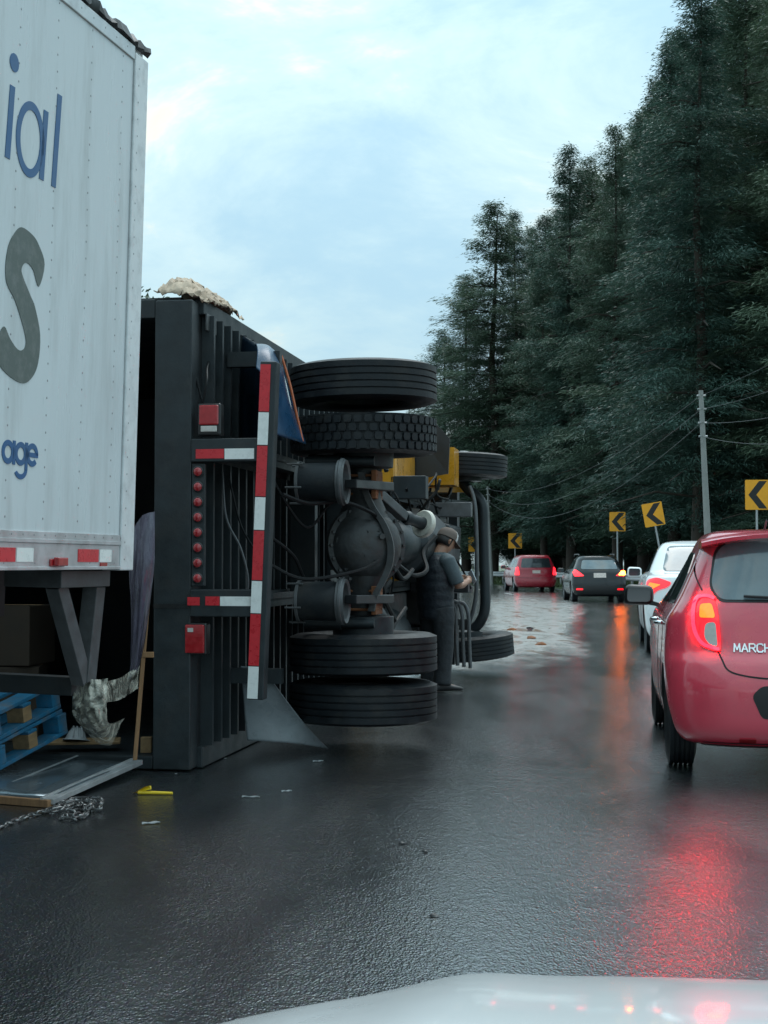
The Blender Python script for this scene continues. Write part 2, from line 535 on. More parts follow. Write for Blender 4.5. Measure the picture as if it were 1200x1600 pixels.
# ground: one sheet out to the horizon
g = MB()
g.add([(-900, -500, -.12), (900, -500, -.12), (900, 1200, -.12), (-900, 1200, -.12)], [(0, 1, 2, 3)])
structure(g.build('ground', M['grass']))
structure(strip('road', -44, 190, [(-11.4, -.1), (-11, 0), (-6, 0.0), (-2, 0.0), (2.7, 0), (3.0, -.1)], M['road']))
bank_z = lambda s: 1.0 if s < 60 else max(.25, 1 - (s - 60) / 45)
structure(strip('verge', -44, 190, [(2.85, -.02), (3.5, .12), (5, .42), (8, .8), (14, 1.3), (30, 2.0), (60, -.5)], M['grass'], 2.0, bank_z))
for s0, s1 in ((20, 22.5), (31, 34.0), (42, 45.0), (53, 56), (64, 67)):
    structure(strip('lane_marking', s0, s1, [(-1.92, .004), (-1.78, .004)], M['line_white']))
structure(strip('edge_line', 45, 120, [(2.2, .004), (2.32, .004)], M['line_white']))

# muddy water that has run across the curve
mud_px = [(752, 1002), (765, 960), (760, 938), (800, 930), (850, 932), (892, 940), (905, 955), (890, 985), (905, 1010), (860, 1024), (800, 1030), (745, 1040), (700, 1035)]
mud = MB()
op = cat_spline([gpt(x, y, .007) for x, y in mud_px], 6, True)
op = [Vector((p.x * (1 + random.uniform(-.012, .012)), p.y * (1 + random.uniform(-.008, .008)), .007)) for p in op]
cen = gpt(828, 985, .007)
lv = [1.25, 1.0, .8, .6, .4, .2, .05]
mud.rings([[cen.lerp(p, k) for p in op] for k in lv], True, False)
mo = structure(mud.build('mud_puddle', M['mud']))
fa = mo.data.attributes.new('film', 'FLOAT', 'POINT')
fa.data.foreach_set('value', [f for f in (0, .25, .5, .75, .9, 1, 1) for _ in op])

# ------------------------------------------------------------------ grass tufts on the verge
def tufts():
    rng = np.random.default_rng(3)
    m = MB()
    for i in range(5200):
        s = rng.uniform(22, 118); o = 3.1 + rng.exponential(2.2)
        if o > 12: continue
        prof = [(2.85, -.02), (3.5, .12), (5, .42), (8, .8), (14, 1.3)]
        z = np.interp(o, [q[0] for q in prof], [q[1] for q in prof]) * bank_z(s)
        p = along(s, o, z)
        for k in range(3):
            a = rng.uniform(0, 6.28); h = rng.uniform(.12, .42); w_ = rng.uniform(.03, .07)
            d = Vector((math.cos(a), math.sin(a), 0)); lean = Vector((rng.normal(0, .1), rng.normal(0, .1), h))
            m.add([p - d * w_, p + d * w_, p + lean], [(0, 1, 2)])
    return m
structure(tag(tufts().build('grass', M['grass']), 'rough green grass on the bank beside the road', 'grass'), 'stuff')

# ------------------------------------------------------------------ guardrail
def guardrail(s0, s1, off):
    t = thing('guardrail', 'galvanised crash barrier along the outside of the curve', 'guardrail', along(s0, off, 0))
    org = along(s0, off, 0)
    prof = [(0, .45), (.04, .49), (.04, .54), (0, .58), (0, .62), (.04, .66), (.04, .71), (0, .75)]
    rs = []
    n = int(s1 - s0)
    for i in range(n + 1):
        s = s0 + i
        zb = .12 * bank_z(s)
        rs.append([along(s, off - a, z + zb) - org for a, z in prof])
    MB().rings(rs, False, False).build('rail_beam', M['galv'], t, 30)
    pmesh = MB().box((0, 0, .36), (.09, .14, .78)).mesh('post', M['galv'])
    for i in range(0, n, 4):
        s = s0 + i
        put('post', pmesh, t, loc=along(s, off + .1, .1 * bank_z(s)) - org, rot=(0, 0, -heading(s)))
guardrail(34, 128, 3.35)

# ------------------------------------------------------------------ chevron signs
def chevron(px, py, wd, ht, d, label, roll=0, zbase=.3, lean=0):
    c = pt(px, py, d)
    t = thing('chevron_sign', label, 'road sign', (c.x, c.y + .04, zbase - .1), (0, roll, math.atan2(-c.x, c.y) * .4), group='chevron signs round the curve')
    h = c.z - zbase + .1
    MB().tube([(0, .04, 0), (0, .04, h + ht * .42)], .035, 8).build('post', M['galv'], t, 40)
    b = MB()
    pl = rnd([(-wd / 2, -ht / 2), (wd / 2, -ht / 2), (wd / 2, ht / 2), (-wd / 2, ht / 2)], .04)
    def plate(pl, y0, y1):
        n = len(pl)
        return MB().rings([[(x, y0, h + z) for x, z in pl], [(x, y1, h + z) for x, z in pl]])
    p = plate(pl, -.004, .004).build('sign_plate', M['sign_yellow'], t)
    a = wd * .5
    cv = [(-.36, 0), (.10, .46), (.44, .46), (-.02, 0), (.44, -.46), (.10, -.46)]
    cv = [(x * wd, z * ht) for x, z in cv]
    v = [(x, -.008, h + z) for x, z in cv] + [(x, -.005, h + z) for x, z in cv]
    m = MB().add(v, [(0, 1, 2, 3), (0, 3, 4, 5), (6, 9, 8, 7), (6, 11, 10, 9)] + [(i, (i + 1) % 6, 6 + (i + 1) % 6, 6 + i) for i in range(6)])
    m.build('arrow', M['sign_black'], p)
chevron(1183, 773, .75, .98, 48, 'largest yellow chevron sign, above the roof of the near red hatchback', 0, .7)
chevron(1041, 802, .74, .86, 54, 'tilted yellow chevron sign behind the white sedan', R(-10), .6)
chevron(965, 815, .66, .80, 61, 'upright yellow chevron sign above the black crossover', 0, .6)
chevron(805, 845, .82, .92, 89, 'small yellow chevron sign above the far red minivan', 0, .2)
chevron(742, 851, .86, .95, 99, 'yellow chevron sign half hidden behind the overturned truck', 0, .2)

# ------------------------------------------------------------------ poles and wires
def pole(px, ytop, d, lean, label, zbase, rad=.105):
    top = pt(px, ytop, d)
    t = thing('utility_pole', label, 'utility pole', (top.x + lean, d, zbase - .2))
    h = top.z - zbase + .2
    MB().tube([(0, 0, 0), (-lean * .5, 0, h * .5), (-lean, 0, h)], [rad, rad * .8, rad * .62], 12).build('shaft', M['concrete_pole'], t, 40)
    m = MB()
    for k in range(4):
        z = h - .15 - .38 * k
        m.tube([(-lean * z / h - .12, -.02, z), (-lean * z / h + .12, -.02, z)], .03, 6)
    m.build('insulator_rack', M['galv'], t, 40)
    return top
P1 = pole(1095, 610, 41, .22, 'tall leaning concrete utility pole behind the red hatchback', .7)
P2 = pole(762, 760, 93, .25, 'far utility pole beside the overturned truck', .2, .11)
def wire(a, b, sag, label, group, rad=.018):
    pts = []
    for i in range(25):
        u = i / 24
        p = a.lerp(b, u); p.z -= sag * 4 * u * (1 - u)
        pts.append(p - a)
    o = MB().tube(pts, rad, 5).build('power_line', M['wire'], None, 40)
    o.location = a
    tag(o, label, 'wire', group)
P0 = Vector((11.5, 14, 8.6))
P3 = Vector((-30, 125, 6.5))
for k in range(4):
    dz = Vector((0, 0, -.15 - .38 * k))
    wire(P1 + dz, P0 + dz * 1.6, .5 + .35 * k, ['top wire running from the near pole to the right edge', 'second wire down from the near pole to the right edge', 'third wire down from the near pole to the right edge', 'lowest wire from the near pole to the right edge'][k], 'wires right of the near pole', .006)
    if k < 3:
        wire(P2 + dz, P1 + dz, 1.1 + .35 * k, ['top wire sagging between the two poles', 'middle wire sagging between the two poles', 'lowest wire sagging between the two poles'][k], 'wires between the poles', .009)
        wire(P2 + dz, P3 + dz, 1.2, 'thin wire leading left from the far pole behind the truck', 'wires left of the far pole', .009)

# ------------------------------------------------------------------ trees
def conifer_mesh(seed, H, RB, dens=1.0, crown0=.10, leaf=1.0):
    rng = np.random.default_rng(seed)
    z0 = H * crown0
    V = []
    z = z0
    while z < H - .25:
        rel = (z - z0) / (H - z0)
        Lm = RB * ((1 - rel) ** .78) * (.80 + .20 * math.sin(z * 1.3 + seed)) + .10
        if rel < .12: Lm *= .55 + 3.5 * rel
        nb = rng.integers(6, 10)
        for b in range(nb):
            az = rng.uniform(0, 2 * math.pi)
            Lb = Lm * rng.uniform(.45, 1.22)
            rise = rng.uniform(-.15, .25) + .45 * rel
            droop = rng.uniform(.15, .5) * (1 - .5 * rel)
            ns = max(5, int(Lb * 17 * dens))
            t = rng.beta(1.35, 1.0, ns)
            side = rng.normal(0, .15, ns) * Lb * (1.2 - t * .9)
            o = np.array([math.cos(az), math.sin(az)]); q = np.array([-o[1], o[0]])
            rad = t * Lb
            cen = np.stack([o[0] * rad + q[0] * side, o[1] * rad + q[1] * side,
                            z + rise * rad - droop * t * t * Lb - np.abs(side) * .25 + rng.normal(0, .05, ns)], 1)
            k = 8
            cen = np.repeat(cen, k, 0); sd = np.repeat(side, k)
            n = len(cen)
            d2 = np.stack([o[0] + q[0] * np.sign(sd) * .6 + rng.normal(0, .5, n), o[1] + q[1] * np.sign(sd) * .6 + rng.normal(0, .5, n), rng.normal(-.25, .3, n)], 1)
            d2 /= np.linalg.norm(d2, axis=1)[:, None]
            up = rng.normal(0, 1, (n, 3)); up[:, 2] += 1.5
            s2 = np.cross(d2, up); s2 /= np.linalg.norm(s2, axis=1)[:, None] + 1e-6
            ln = rng.uniform(.13, .34, n)[:, None] * leaf * (.55 + .45 * (1 - rel)); wd = rng.uniform(.012, .025, n)[:, None] * leaf
            cen = cen + rng.normal(0, .12, (n, 3))
            a = cen; m_ = cen + d2 * ln * .4; e = cen + d2 * ln
            e[:, 2] -= ln[:, 0] * .18
            V.append(np.stack([a, m_ + s2 * wd, e, m_ - s2 * wd], 1))
        z += rng.uniform(.26, .50) * (1.15 if rel < .8 else .7)
    V = np.concatenate(V).reshape(-1, 3)
    me = bpy.data.meshes.new('crown')
    nf = len(V) // 4
    me.vertices.add(len(V)); me.vertices.foreach_set('co', V.astype(np.float32).ravel())
    me.loops.add(len(V)); me.loops.foreach_set('vertex_index', np.arange(len(V), dtype=np.int32))
    me.polygons.add(nf); me.polygons.foreach_set('loop_start', np.arange(0, len(V), 4, dtype=np.int32))
    me.update(calc_edges=True); me.validate()
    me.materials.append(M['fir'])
    tr = MB()
    bend = [rng.normal(0, .12) for _ in range(6)]
    tr.tube([(bend[i] * .5, bend[-1 - i] * .5, H * .97 * i / 5 - .3) for i in range(6)], [max(.02, .25 * (1 - i / 5.1)) for i in range(6)], 10)
    zz = z0
    while zz < H * .8:
        for k in range(2):
            a = rng.uniform(0, 6.28); l = RB * ((1 - (zz - z0) / (H - z0)) ** .72) * .75
            tr.tube([(0, 0, zz), (math.cos(a) * l * .5, math.sin(a) * l * .5, zz + .06 * l), (math.cos(a) * l, math.sin(a) * l, zz - .12 * l)], [.06, .04, .012], 5)
        zz += .8
    return me, tr.mesh('trunk', M['bark'], 60)
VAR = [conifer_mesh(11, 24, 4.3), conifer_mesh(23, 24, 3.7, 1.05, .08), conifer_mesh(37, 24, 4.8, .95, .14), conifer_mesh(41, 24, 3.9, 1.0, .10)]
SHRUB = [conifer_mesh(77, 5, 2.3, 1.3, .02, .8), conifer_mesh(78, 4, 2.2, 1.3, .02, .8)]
def tree(x, y, H, v, label, group, wide=1.0, zb=0.0, name='conifer_tree', meshes=VAR, base=24.0, cat='tree'):
    t = thing(name, label, cat, (x, y, zb), (0, 0, random.uniform(0, 6.28)), group)
    k = H / base
    for nm, me in (('trunk', meshes[v][1]), ('crown', meshes[v][0])):
        o = put(nm, me, t); o.scale = (k * wide * 1.22, k * wide * 1.22, k)
    return t
def tree_px(px, ytop, d, v, label, group='tall conifers at the edge of the wood', wide=1.0, zb=.6):
    p = pt(px, ytop, d)
    tree(p.x, d, p.z - zb, v, label, group, wide, zb)
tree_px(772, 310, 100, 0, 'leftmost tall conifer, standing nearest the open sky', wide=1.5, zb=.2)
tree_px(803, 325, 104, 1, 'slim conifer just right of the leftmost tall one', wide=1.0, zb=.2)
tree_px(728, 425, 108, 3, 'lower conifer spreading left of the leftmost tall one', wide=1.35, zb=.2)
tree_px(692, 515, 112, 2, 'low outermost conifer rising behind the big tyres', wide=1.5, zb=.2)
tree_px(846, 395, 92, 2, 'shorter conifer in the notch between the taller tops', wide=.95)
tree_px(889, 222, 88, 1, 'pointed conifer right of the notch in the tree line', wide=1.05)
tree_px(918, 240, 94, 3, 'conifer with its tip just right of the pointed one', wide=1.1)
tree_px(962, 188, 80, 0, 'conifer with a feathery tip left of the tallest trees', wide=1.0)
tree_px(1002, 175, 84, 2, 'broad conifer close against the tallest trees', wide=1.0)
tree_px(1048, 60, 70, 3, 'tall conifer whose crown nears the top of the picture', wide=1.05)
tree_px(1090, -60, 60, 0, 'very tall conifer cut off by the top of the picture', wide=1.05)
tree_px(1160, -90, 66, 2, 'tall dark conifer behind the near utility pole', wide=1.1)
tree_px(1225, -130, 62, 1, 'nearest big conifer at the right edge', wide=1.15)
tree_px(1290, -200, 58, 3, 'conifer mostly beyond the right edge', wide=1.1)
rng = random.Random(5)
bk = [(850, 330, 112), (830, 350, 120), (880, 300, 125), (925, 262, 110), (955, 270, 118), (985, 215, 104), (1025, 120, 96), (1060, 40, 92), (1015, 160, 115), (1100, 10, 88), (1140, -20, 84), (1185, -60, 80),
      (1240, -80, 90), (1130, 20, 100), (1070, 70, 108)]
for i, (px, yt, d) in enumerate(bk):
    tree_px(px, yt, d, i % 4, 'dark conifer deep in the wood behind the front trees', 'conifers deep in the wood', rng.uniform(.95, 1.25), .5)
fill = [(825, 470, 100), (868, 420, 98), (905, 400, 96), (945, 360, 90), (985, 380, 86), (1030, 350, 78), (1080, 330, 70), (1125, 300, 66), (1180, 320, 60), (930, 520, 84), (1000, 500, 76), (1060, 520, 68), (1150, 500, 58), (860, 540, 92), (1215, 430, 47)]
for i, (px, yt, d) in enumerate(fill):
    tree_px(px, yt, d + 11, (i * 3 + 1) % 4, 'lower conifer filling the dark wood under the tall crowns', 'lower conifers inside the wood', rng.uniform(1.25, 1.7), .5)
for i in range(30):
    s = 26 + i * 3.3
    p = along(s, rng.uniform(7.5, 13), 0)
    tree(p.x, p.y, rng.uniform(1.6, 3.6), i % 2, 'bushy undergrowth shrub at the foot of the wood', 'shrubs at the foot of the wood', 1.0, .7 * bank_z(s), 'shrub', SHRUB, 5.0, 'shrub')
# ------------------------------------------------------------------ tyres
def tyre_mesh(Ro, Ri, wd, kind='rib', n=72):
    """axis along z"""
    m = MB()
    h = wd / 2
    gd = .013 * Ro / .52
    prof = [(Ri, -h * .72), (Ri + .03, -h * .9), (Ri + (Ro - Ri) * .45, -h), (Ro - .05, -h * .96), (Ro - .015, -h * .86)]
    if kind == 'rib':
        k = 5
        e = [-h * .82 + (1.64 * h) * i / k for i in range(k + 1)]
        for i in range(k):
            g = .006
            prof += [(Ro, e[i] + (g if i else 0)), (Ro, e[i + 1] - (g if i < k - 1 else 0))]
            if i < k - 1: prof += [(Ro - gd, e[i + 1] - g * .6), (Ro - gd, e[i + 1] + g * .6)]
    else:
        prof += [(Ro - .018, -h * .8), (Ro - .018, h * .8)]
    prof += [(Ro - .015, h * .86), (Ro - .05, h * .96), (Ri + (Ro - Ri) * .45, h), (Ri + .03, h * .9), (Ri, h * .72), (Ri - .012, 0), (Ri, -h * .72)]
    m.lathe(prof, n)
    if kind == 'block':
        rows = 4; nb = 46
        for r in range(rows):
            z0 = -h * .86 + 1.72 * h * r / rows + .005
            z1 = -h * .86 + 1.72 * h * (r + 1) / rows - .005
            for k in range(nb):
                a0 = 2 * math.pi * (k + .5 * (r % 2)) / nb; a1 = a0 + 2 * math.pi / nb * .80
                am = .12 * (a1 - a0)
                sh = (z0, z1)
                ring = [(a0 + am, z0), (a1 - am, z0), (a1, (z0 + z1) / 2), (a1 - am, z1), (a0 + am, z1), (a0, (z0 + z1) / 2)]
                lo = [((Ro - .02) * math.cos(a), (Ro - .02) * math.sin(a), z) for a, z in ring]
                hi = [(Ro * math.cos(a), Ro * math.sin(a), z) for a, z in ring]
                m.add(lo + hi, [(6, 7, 8, 9, 10, 11)] + [(i, (i + 1) % 6, 6 + (i + 1) % 6, 6 + i) for i in range(6)])
    return m.mesh('tyre', M['rubber'], 35)
def truck_rim(Ri, wd, mat, deep=.06, out=1):
    m = MB()
    h = wd / 2 * .72
    m.lathe([(Ri + .012, h * out), (Ri - .015, h * out * .98), (Ri - .03, deep * out), (Ri * .72, (deep - .03) * out), (Ri * .66, (deep + .02) * out), (.13, (deep + .03) * out), (.12, (deep + .13) * out), (.05, (deep + .15) * out), (0.001, (deep + .15) * out)], 36)
    m.lathe([(Ri - .015, h * out), (Ri - .03, 0), (Ri - .015, -h * out)], 36)
    for k in range(10):
        a = 2 * math.pi * k / 10
        c = Vector((Ri * .56 * math.cos(a), Ri * .56 * math.sin(a), (deep + .02) * out))
        m.tube([c, c + Vector((0, 0, .04 * out))], .018, 6)
    return m.mesh('rim', mat, 35)
T_DRIVE = tyre_mesh(.52, .29, .275, 'block')
T_RIB = tyre_mesh(.52, .29, .285, 'rib')
RIM_UP = truck_rim(.29, .28, M['hub_white'], .02, 1)
RIM_DN = truck_rim(.29, .28, M['hub_white'], .02, -1)
RIM_DARK_UP = truck_rim(.29, .28, M['axle_grey'], -.02, 1)
RIM_DARK_DN = truck_rim(.29, .28, M['axle_grey'], -.02, -1)

# ------------------------------------------------------------------ white trailer on the left
TL_LOC, TL_ROT = (-1.42, 8.05, 0), (0, R(1.5), -R(13.8))
TLM = frame(TL_LOC, TL_ROT)
tr = thing('box_trailer', 'white box trailer with blue and grey lettering standing on the left', 'trailer', TL_LOC, TL_ROT)
ZB, ZT, TLEN, TWID = 1.275, 4.10, 13.4, 2.55
sw = MB()
sw.span((-.04, -TLEN, ZB + .16), (0, -.158, ZT - .07))
sw.build('side_wall', M['white_wall'], tr)
b = MB()
b.span((-TWID, -TLEN, ZB + .02), (-TWID + .04, -.085, ZT - .07))
b.build('side_wall', M['white_wall'], tr)
MB().span((-TWID + .04, -TLEN + .05, ZT - .10), (-.04, -.05, ZT - .05)).build('roof', M['alu_white'], tr)
MB().span((-TWID + .04, -TLEN + .05, ZB + .02), (-.04, -.05, ZB + .14)).build('floor', M['steel_black'], tr)
MB().span((-TWID + .06, -TLEN, ZB + .1), (-.06, -TLEN + .05, ZT - .1)).build('front_wall', M['white_wall'], tr)
# rear frame and doors
MB().span((-.10, -.150, ZB - .01), (.012, .02, ZT - .03)).build('corner_post', M['alu_white'], tr, bevel=.006)
MB().span((-TWID - .01, -.088, ZB - .01), (-TWID + .09, .02, ZT - .03)).build('corner_post', M['alu_white'], tr, bevel=.006)
MB().span((-TWID + .1, -.07, ZB), (-.11, .0, ZT - .05)).build('rear_door', M['white_wall'], tr, bevel=.004)
MB().span((-TWID + .08, -.10, ZT - .03), (-.02, .015, ZT + .03)).build('header', M['alu_white'], tr, bevel=.006)
# rails
br = MB()
br.span((-.03, -TLEN, ZB), (.006, -.158, ZB + .125))
br.span((-.02, -TLEN, ZB + .125), (.014, -.158, ZB + .145))
br.span((-.02, -TLEN, ZB + .145), (.008, -.158, ZB + .18))
br.span((-.02, -TLEN, ZB - .004), (.014, -.158, ZB + .012))
br.build('bottom_rail', M['alu'], tr, bevel=.002)
MB().span((-.05, -TLEN, ZT - .075), (.010, -.158, ZT)).build('top_rail', M['alu'], tr, bevel=.004)
rv = MB()
def rivet(y, z, x=0.0, r=.0065):
    ring = [(x, y + r * math.cos(a), z + r * math.sin(a)) for a in [k * math.pi / 3 for k in range(6)]]
    rv.add(ring + [(x + r * .55, y, z)], [(i, (i + 1) % 6, 6) for i in range(6)])
for c in range(9):
    y = -.29 - .375 * c
    for k in range(31): rivet(y + random.uniform(-.002, .002), ZB + .24 + k * .083 + random.uniform(-.002, .002))
MB().span((-.06, -.1585, ZB), (-.004, -.1505, ZT - .05)).build('seam_seal', M['steel_black'], tr)
for k in range(30): rivet(-.105, ZB + .05 + k * .092, .012, .006)
for k in range(26):
    rivet(-.15 - k * .11, ZB + .163, .008, .006); rivet(-.12 - k * .14, ZT - .035, .010, .006)
for k in range(10): rivet(-.22 - k * .3, ZB + .03, .006, .006)
tag(rv.build('rivets', M['rivet'], tr, 40), None, None, None, 'stuff')
# reflective tape, marker lamp
def tape(parent, poly_a, poly_b, mat):
    MB().span(poly_a, poly_b).build('reflective_tape', mat, parent)
for px0, px1, mt in ((-20, 24, 'tape_red'), (26, 52, 'tape_white'), (122, 154, 'tape_red'), (156, 174, 'tape_white')):
    a, b_ = on_plane(TLM, px0, 870, 0, .008), on_plane(TLM, px1, 870, 0, .008)
    tape(tr, (.0055, a.y, ZB + .035), (.009, b_.y, ZB + .100), M[mt])
q = on_plane(TLM, 92, 877, 0, .02)
mk = MB(); mk.span((.005, q.y - .075, ZB + .012), (.018, q.y + .075, ZB + .05)); mk.span((.018, q.y - .055, ZB + .016), (.045, q.y + .055, ZB + .058))
mk.build('marker_lamp', M['lens_red'], tr, bevel=.005)
q = on_plane(TLM, 165, 881, 0, .02)
MB().span((.005, q.y - .04, ZB + .014), (.012, q.y + .04, ZB + .032)).build('marker_lamp', M['lens_red'], tr)
# underride guard at the rear: bracket, post and brace, cross bar
MB().span((-.42, -.62, ZB - .10), (-.10, -.03, ZB - .012)).build('guard_bracket', M['steel_grey'], tr, bevel=.004)
MB().beam((-.16, -.10, ZB - .10), (-.20, -.10, .66), .085, .11, (0, 1, 0)).build('guard_post', M['steel_grey'], tr, bevel=.004)
MB().beam((-.18, -.52, ZB - .08), (-.20, -.14, .67), .075, .10, (0, 1, 0)).build('guard_brace', M['steel_grey'], tr, bevel=.004)
MB().span((-2.2, -.13, .58), (-.26, -.03, .68)).build('guard_bar', M['steel_dark'], tr, bevel=.004)
MB().beam((-2.1, -.10, ZB - .10), (-2.1, -.10, .66), .085, .11, (0, 1, 0)).build('guard_post', M['steel_grey'], tr, bevel=.004)
for x in (-.75, -1.75):
    MB().span((x - .06, -TLEN + 1, ZB - .28), (x + .06, -.1, ZB - .012)).build('chassis_rail', M['steel_black'], tr)
for ay in (-2.4, -3.6):
    MB().tube([(-2.3, ay, .56), (-.25, ay, .56)], .07, 10).build('axle', M['steel_dark'], tr, 40)
    for x in (-.16, -.46, -2.09, -2.39):
        ty = put('tyre', T_RIB, tr, loc=(x, ay, .53), rot=(0, R(90), 0))
        put('rim', RIM_UP if x > -1 else RIM_DN, ty)
# torn roof sheet hanging over the top edge
rs = MB()
prev = None
for i in range(60):
    y = -2.6 + i * .045
    j = lambda s: random.uniform(-s, s)
    row = [(-.35, y, ZT + .01), (-.05, y, ZT + .055 + j(.012)), (.005 + j(.01), y, ZT + .06 + j(.016)), (.02 + j(.012), y, ZT + .018 + j(.014)), (-.01, y, ZT + .004)]
    if prev: rs.add(prev + row, [(k, k + 1, k + 6, k + 5) for k in range(4)])
    prev = row
rs.build('roof_sheet', M['steel_dark'], tr, 60, label='dark ragged roof sheeting along the top edge')

# lettering, flat on the wall
def flat(parent, polys, mat, x0=.0005, x1=.003, name='letter'):
    m = MB()
    for p in polys:
        n = len(p)
        m.add([(x1, y, z) for y, z in p] + [(x0, y, z) for y, z in p], [tuple(range(n))] + [(i, (i + 1) % n, n + (i + 1) % n, n + i) for i in range(n)])
    return m.build(name, mat, parent)
def ring_poly(c, rx, rz, st, a0=0, a1=360, k=44, sl=0.0):
    quads = []
    for i in range(k):
        A, B = R(a0 + (a1 - a0) * i / k), R(a0 + (a1 - a0) * (i + 1) / k)
        f = lambda a, s: (c[0] + (rx + s) * math.cos(a) + sl * (rz + s) * math.sin(a), c[1] + (rz + s) * math.sin(a))
        quads.append([f(A, st / 2), f(B, st / 2), f(B, -st / 2), f(A, -st / 2)])
    return quads
def bar(y, z0, z1, wd, sl=.08):
    return [(y - wd / 2 + 0, z0), (y + wd / 2, z0), (y + wd / 2 + sl * (z1 - z0), z1), (y - wd / 2 + sl * (z1 - z0), z1)]
LP = lambda px, py: (lambda q: (q.y, q.z))(on_plane(TLM, px, py, 0, 0))
# i, a, l  (large blue)
(yi, zi0), (yi1, zi1) = LP(11, 247), LP(19, 134)
zbase = zi0
flat(tr, [bar(yi, zi0, zi1, .046)], M['ink_blue'])
dy, dz = LP(22, 98)
n = 20
flat(tr, [[(dy + .042 * math.cos(2 * math.pi * k / n), dz + .042 * math.sin(2 * math.pi * k / n)) for k in range(n)]], M['ink_blue'])
ya, za = LP(47, 218)
yb, zb_ = LP(72, 285)
yt, zt_ = LP(79, 178)
rx = abs(LP(28, 218)[0] - LP(72, 218)[0]) / 2
flat(tr, ring_poly((ya, za), rx - .02, (LP(47, 156)[1] - LP(47, 277)[1]) / 2 - .02, .040, sl=.05) + [bar(LP(64, 285)[0], zb_, zt_, .046)], M['ink_blue'])
yl, zl0 = LP(83, 292); _, zl1 = LP(94, 149)
flat(tr, [bar(yl, zl0, zl1, .046)], M['ink_blue'])
yc, zc = LP(-27, 192)
flat(tr, ring_poly((yc, zc - .01), .16, .165, .040, 40, 320), M['ink_blue'])
# s  (bold grey)
S = [(33, 355), (50, 367), (60, 383), (69, 413), (60, 448), (52, 424), (45, 413), (38, 411), (33, 420), (35, 432), (47, 462), (54, 480), (62, 523), (59, 566), (50, 589), (36, 599), (17, 590), (0, 573), (-9, 550), (-3, 525), (6, 510), (15, 529), (27, 546), (36, 546), (40, 535), (36, 512), (23, 470), (10, 443), (8, 415), (13, 383), (22, 365)]
def tri_flat(parent, poly, mat):
    bm = bmesh.new()
    vs = [bm.verts.new((.003, y, z)) for y, z in poly]
    f = bm.faces.new(vs)
    r = bmesh.ops.extrude_face_region(bm, geom=[f])
    for v in r['geom']:
        if isinstance(v, bmesh.types.BMVert): v.co.x = .0005
    bmesh.ops.triangulate(bm, faces=[q for q in bm.faces if len(q.verts) > 4])
    bmesh.ops.recalc_face_normals(bm, faces=bm.faces)
    me = bpy.data.meshes.new('letter'); bm.to_mesh(me); bm.free(); me.materials.append(mat)
    return put('letter', me, parent)
tri_flat(tr, [LP(q.x, q.y) for q in cat_spline([Vector((*p, 0)) for p in S], 4, True)], M['ink_grey'])
# a g e  (small blue)
def sm(px, py): return LP(px, py)
kz = .042; kx = .045; st = .026
a0 = sm(12, 706); g0 = sm(32, 709); e0 = sm(50, 711)
flat(tr, ring_poly(a0, kx, kz, st) + [bar(a0[0] + kx + .012, a0[1] - kz - .012, a0[1] + kz + .014, st, 0)], M['ink_blue'])
flat(tr, ring_poly(g0, kx, kz, st) + [bar(g0[0] + kx + .010, g0[1] - kz - .03, g0[1] + kz + .014, st, 0)] + ring_poly((g0[0] + .004, g0[1] - kz - .028), kx + .006, .036, st * .9, 205, 360), M['ink_blue'])
flat(tr, ring_poly(e0, kx, kz, st, 0, 318) + [[(e0[0] - kx, e0[1] - .011), (e0[0] + kx + .012, e0[1] - .011), (e0[0] + kx + .012, e0[1] + .011), (e0[0] - kx, e0[1] + .011)]], M['ink_blue'])

# ------------------------------------------------------------------ overturned truck (lying on its left side; x = its underside direction, y = its nose, z = its right)
TK_LOC, TK_ROT = (-1.20, 9.30, 0), (0, 0, -R(9.4))
TKM = frame(TK_LOC, TK_ROT)
tk = thing('overturned_truck', 'yellow-cabbed truck with a dark box body, overturned on its side', 'truck', TK_LOC, TK_ROT)
BW, BL = 3.0, 5.1
# box body
MB().span((-.06, .02, .06), (-.004, BL, BW - .06)).build('floor', M['steel_black'], tk)
MB().span((-2.5, .02, .004), (-.10, BL, .055)).build('side_wall', M['steel_dark'], tk)
MB().span((-2.5, .02, BW - .055), (-.10, BL, BW)).build('side_wall', M['steel_dark'], tk)
MB().span((-2.55, .02, .004), (-2.5, BL, BW)).build('roof', M['steel_dark'], tk)
MB().span((-2.5, BL, .004), (-.005, BL + .05, BW)).build('front_wall', M['steel_dark'], tk)
MB().span((-.245, -.06, .012), (-.002, .10, BW - .03)).build('rear_sill', M['steel_dark'], tk, bevel=.008)
MB().span((-.2435, -.064, 1.02), (-.0035, -.0605, 1.05)).build('seam_plate', M['steel_black'], tk)
MB().span((-2.5, -.045, BW - .14), (-.25, .06, BW - .02)).build('rear_header', M['steel_dark'], tk, bevel=.006)
MB().span((-2.5, -.045, .012), (-.25, .06, .09)).build('rear_threshold', M['steel_dark'], tk, bevel=.006)
MB().span((-2.53, -.05, .02), (-2.4, .05, BW - .02)).build('roof_frame', M['steel_dark'], tk, bevel=.006)
MB().span((-.10, .10, BW - .10), (.03, BL, BW + .0)).build('side_rail', M['steel_dark'], tk, bevel=.006)
MB().span((-.10, .10, .006), (.03, BL, .14)).build('side_rail', M['steel_dark'], tk, bevel=.006)
MB().span((.032, .12, BW - .20), (.045, .34, BW - .09)).build('mounting_plate', M['steel_grey'], tk, bevel=.003)
xm = MB().span((-.004, -.018, .14), (.075, .018, BW - .10)).mesh('cross_member', M['steel_dark'])
xf = MB()
for i in range(24):
    o = put('cross_member', xm, tk, loc=(0, .19 + i * .205, 0))
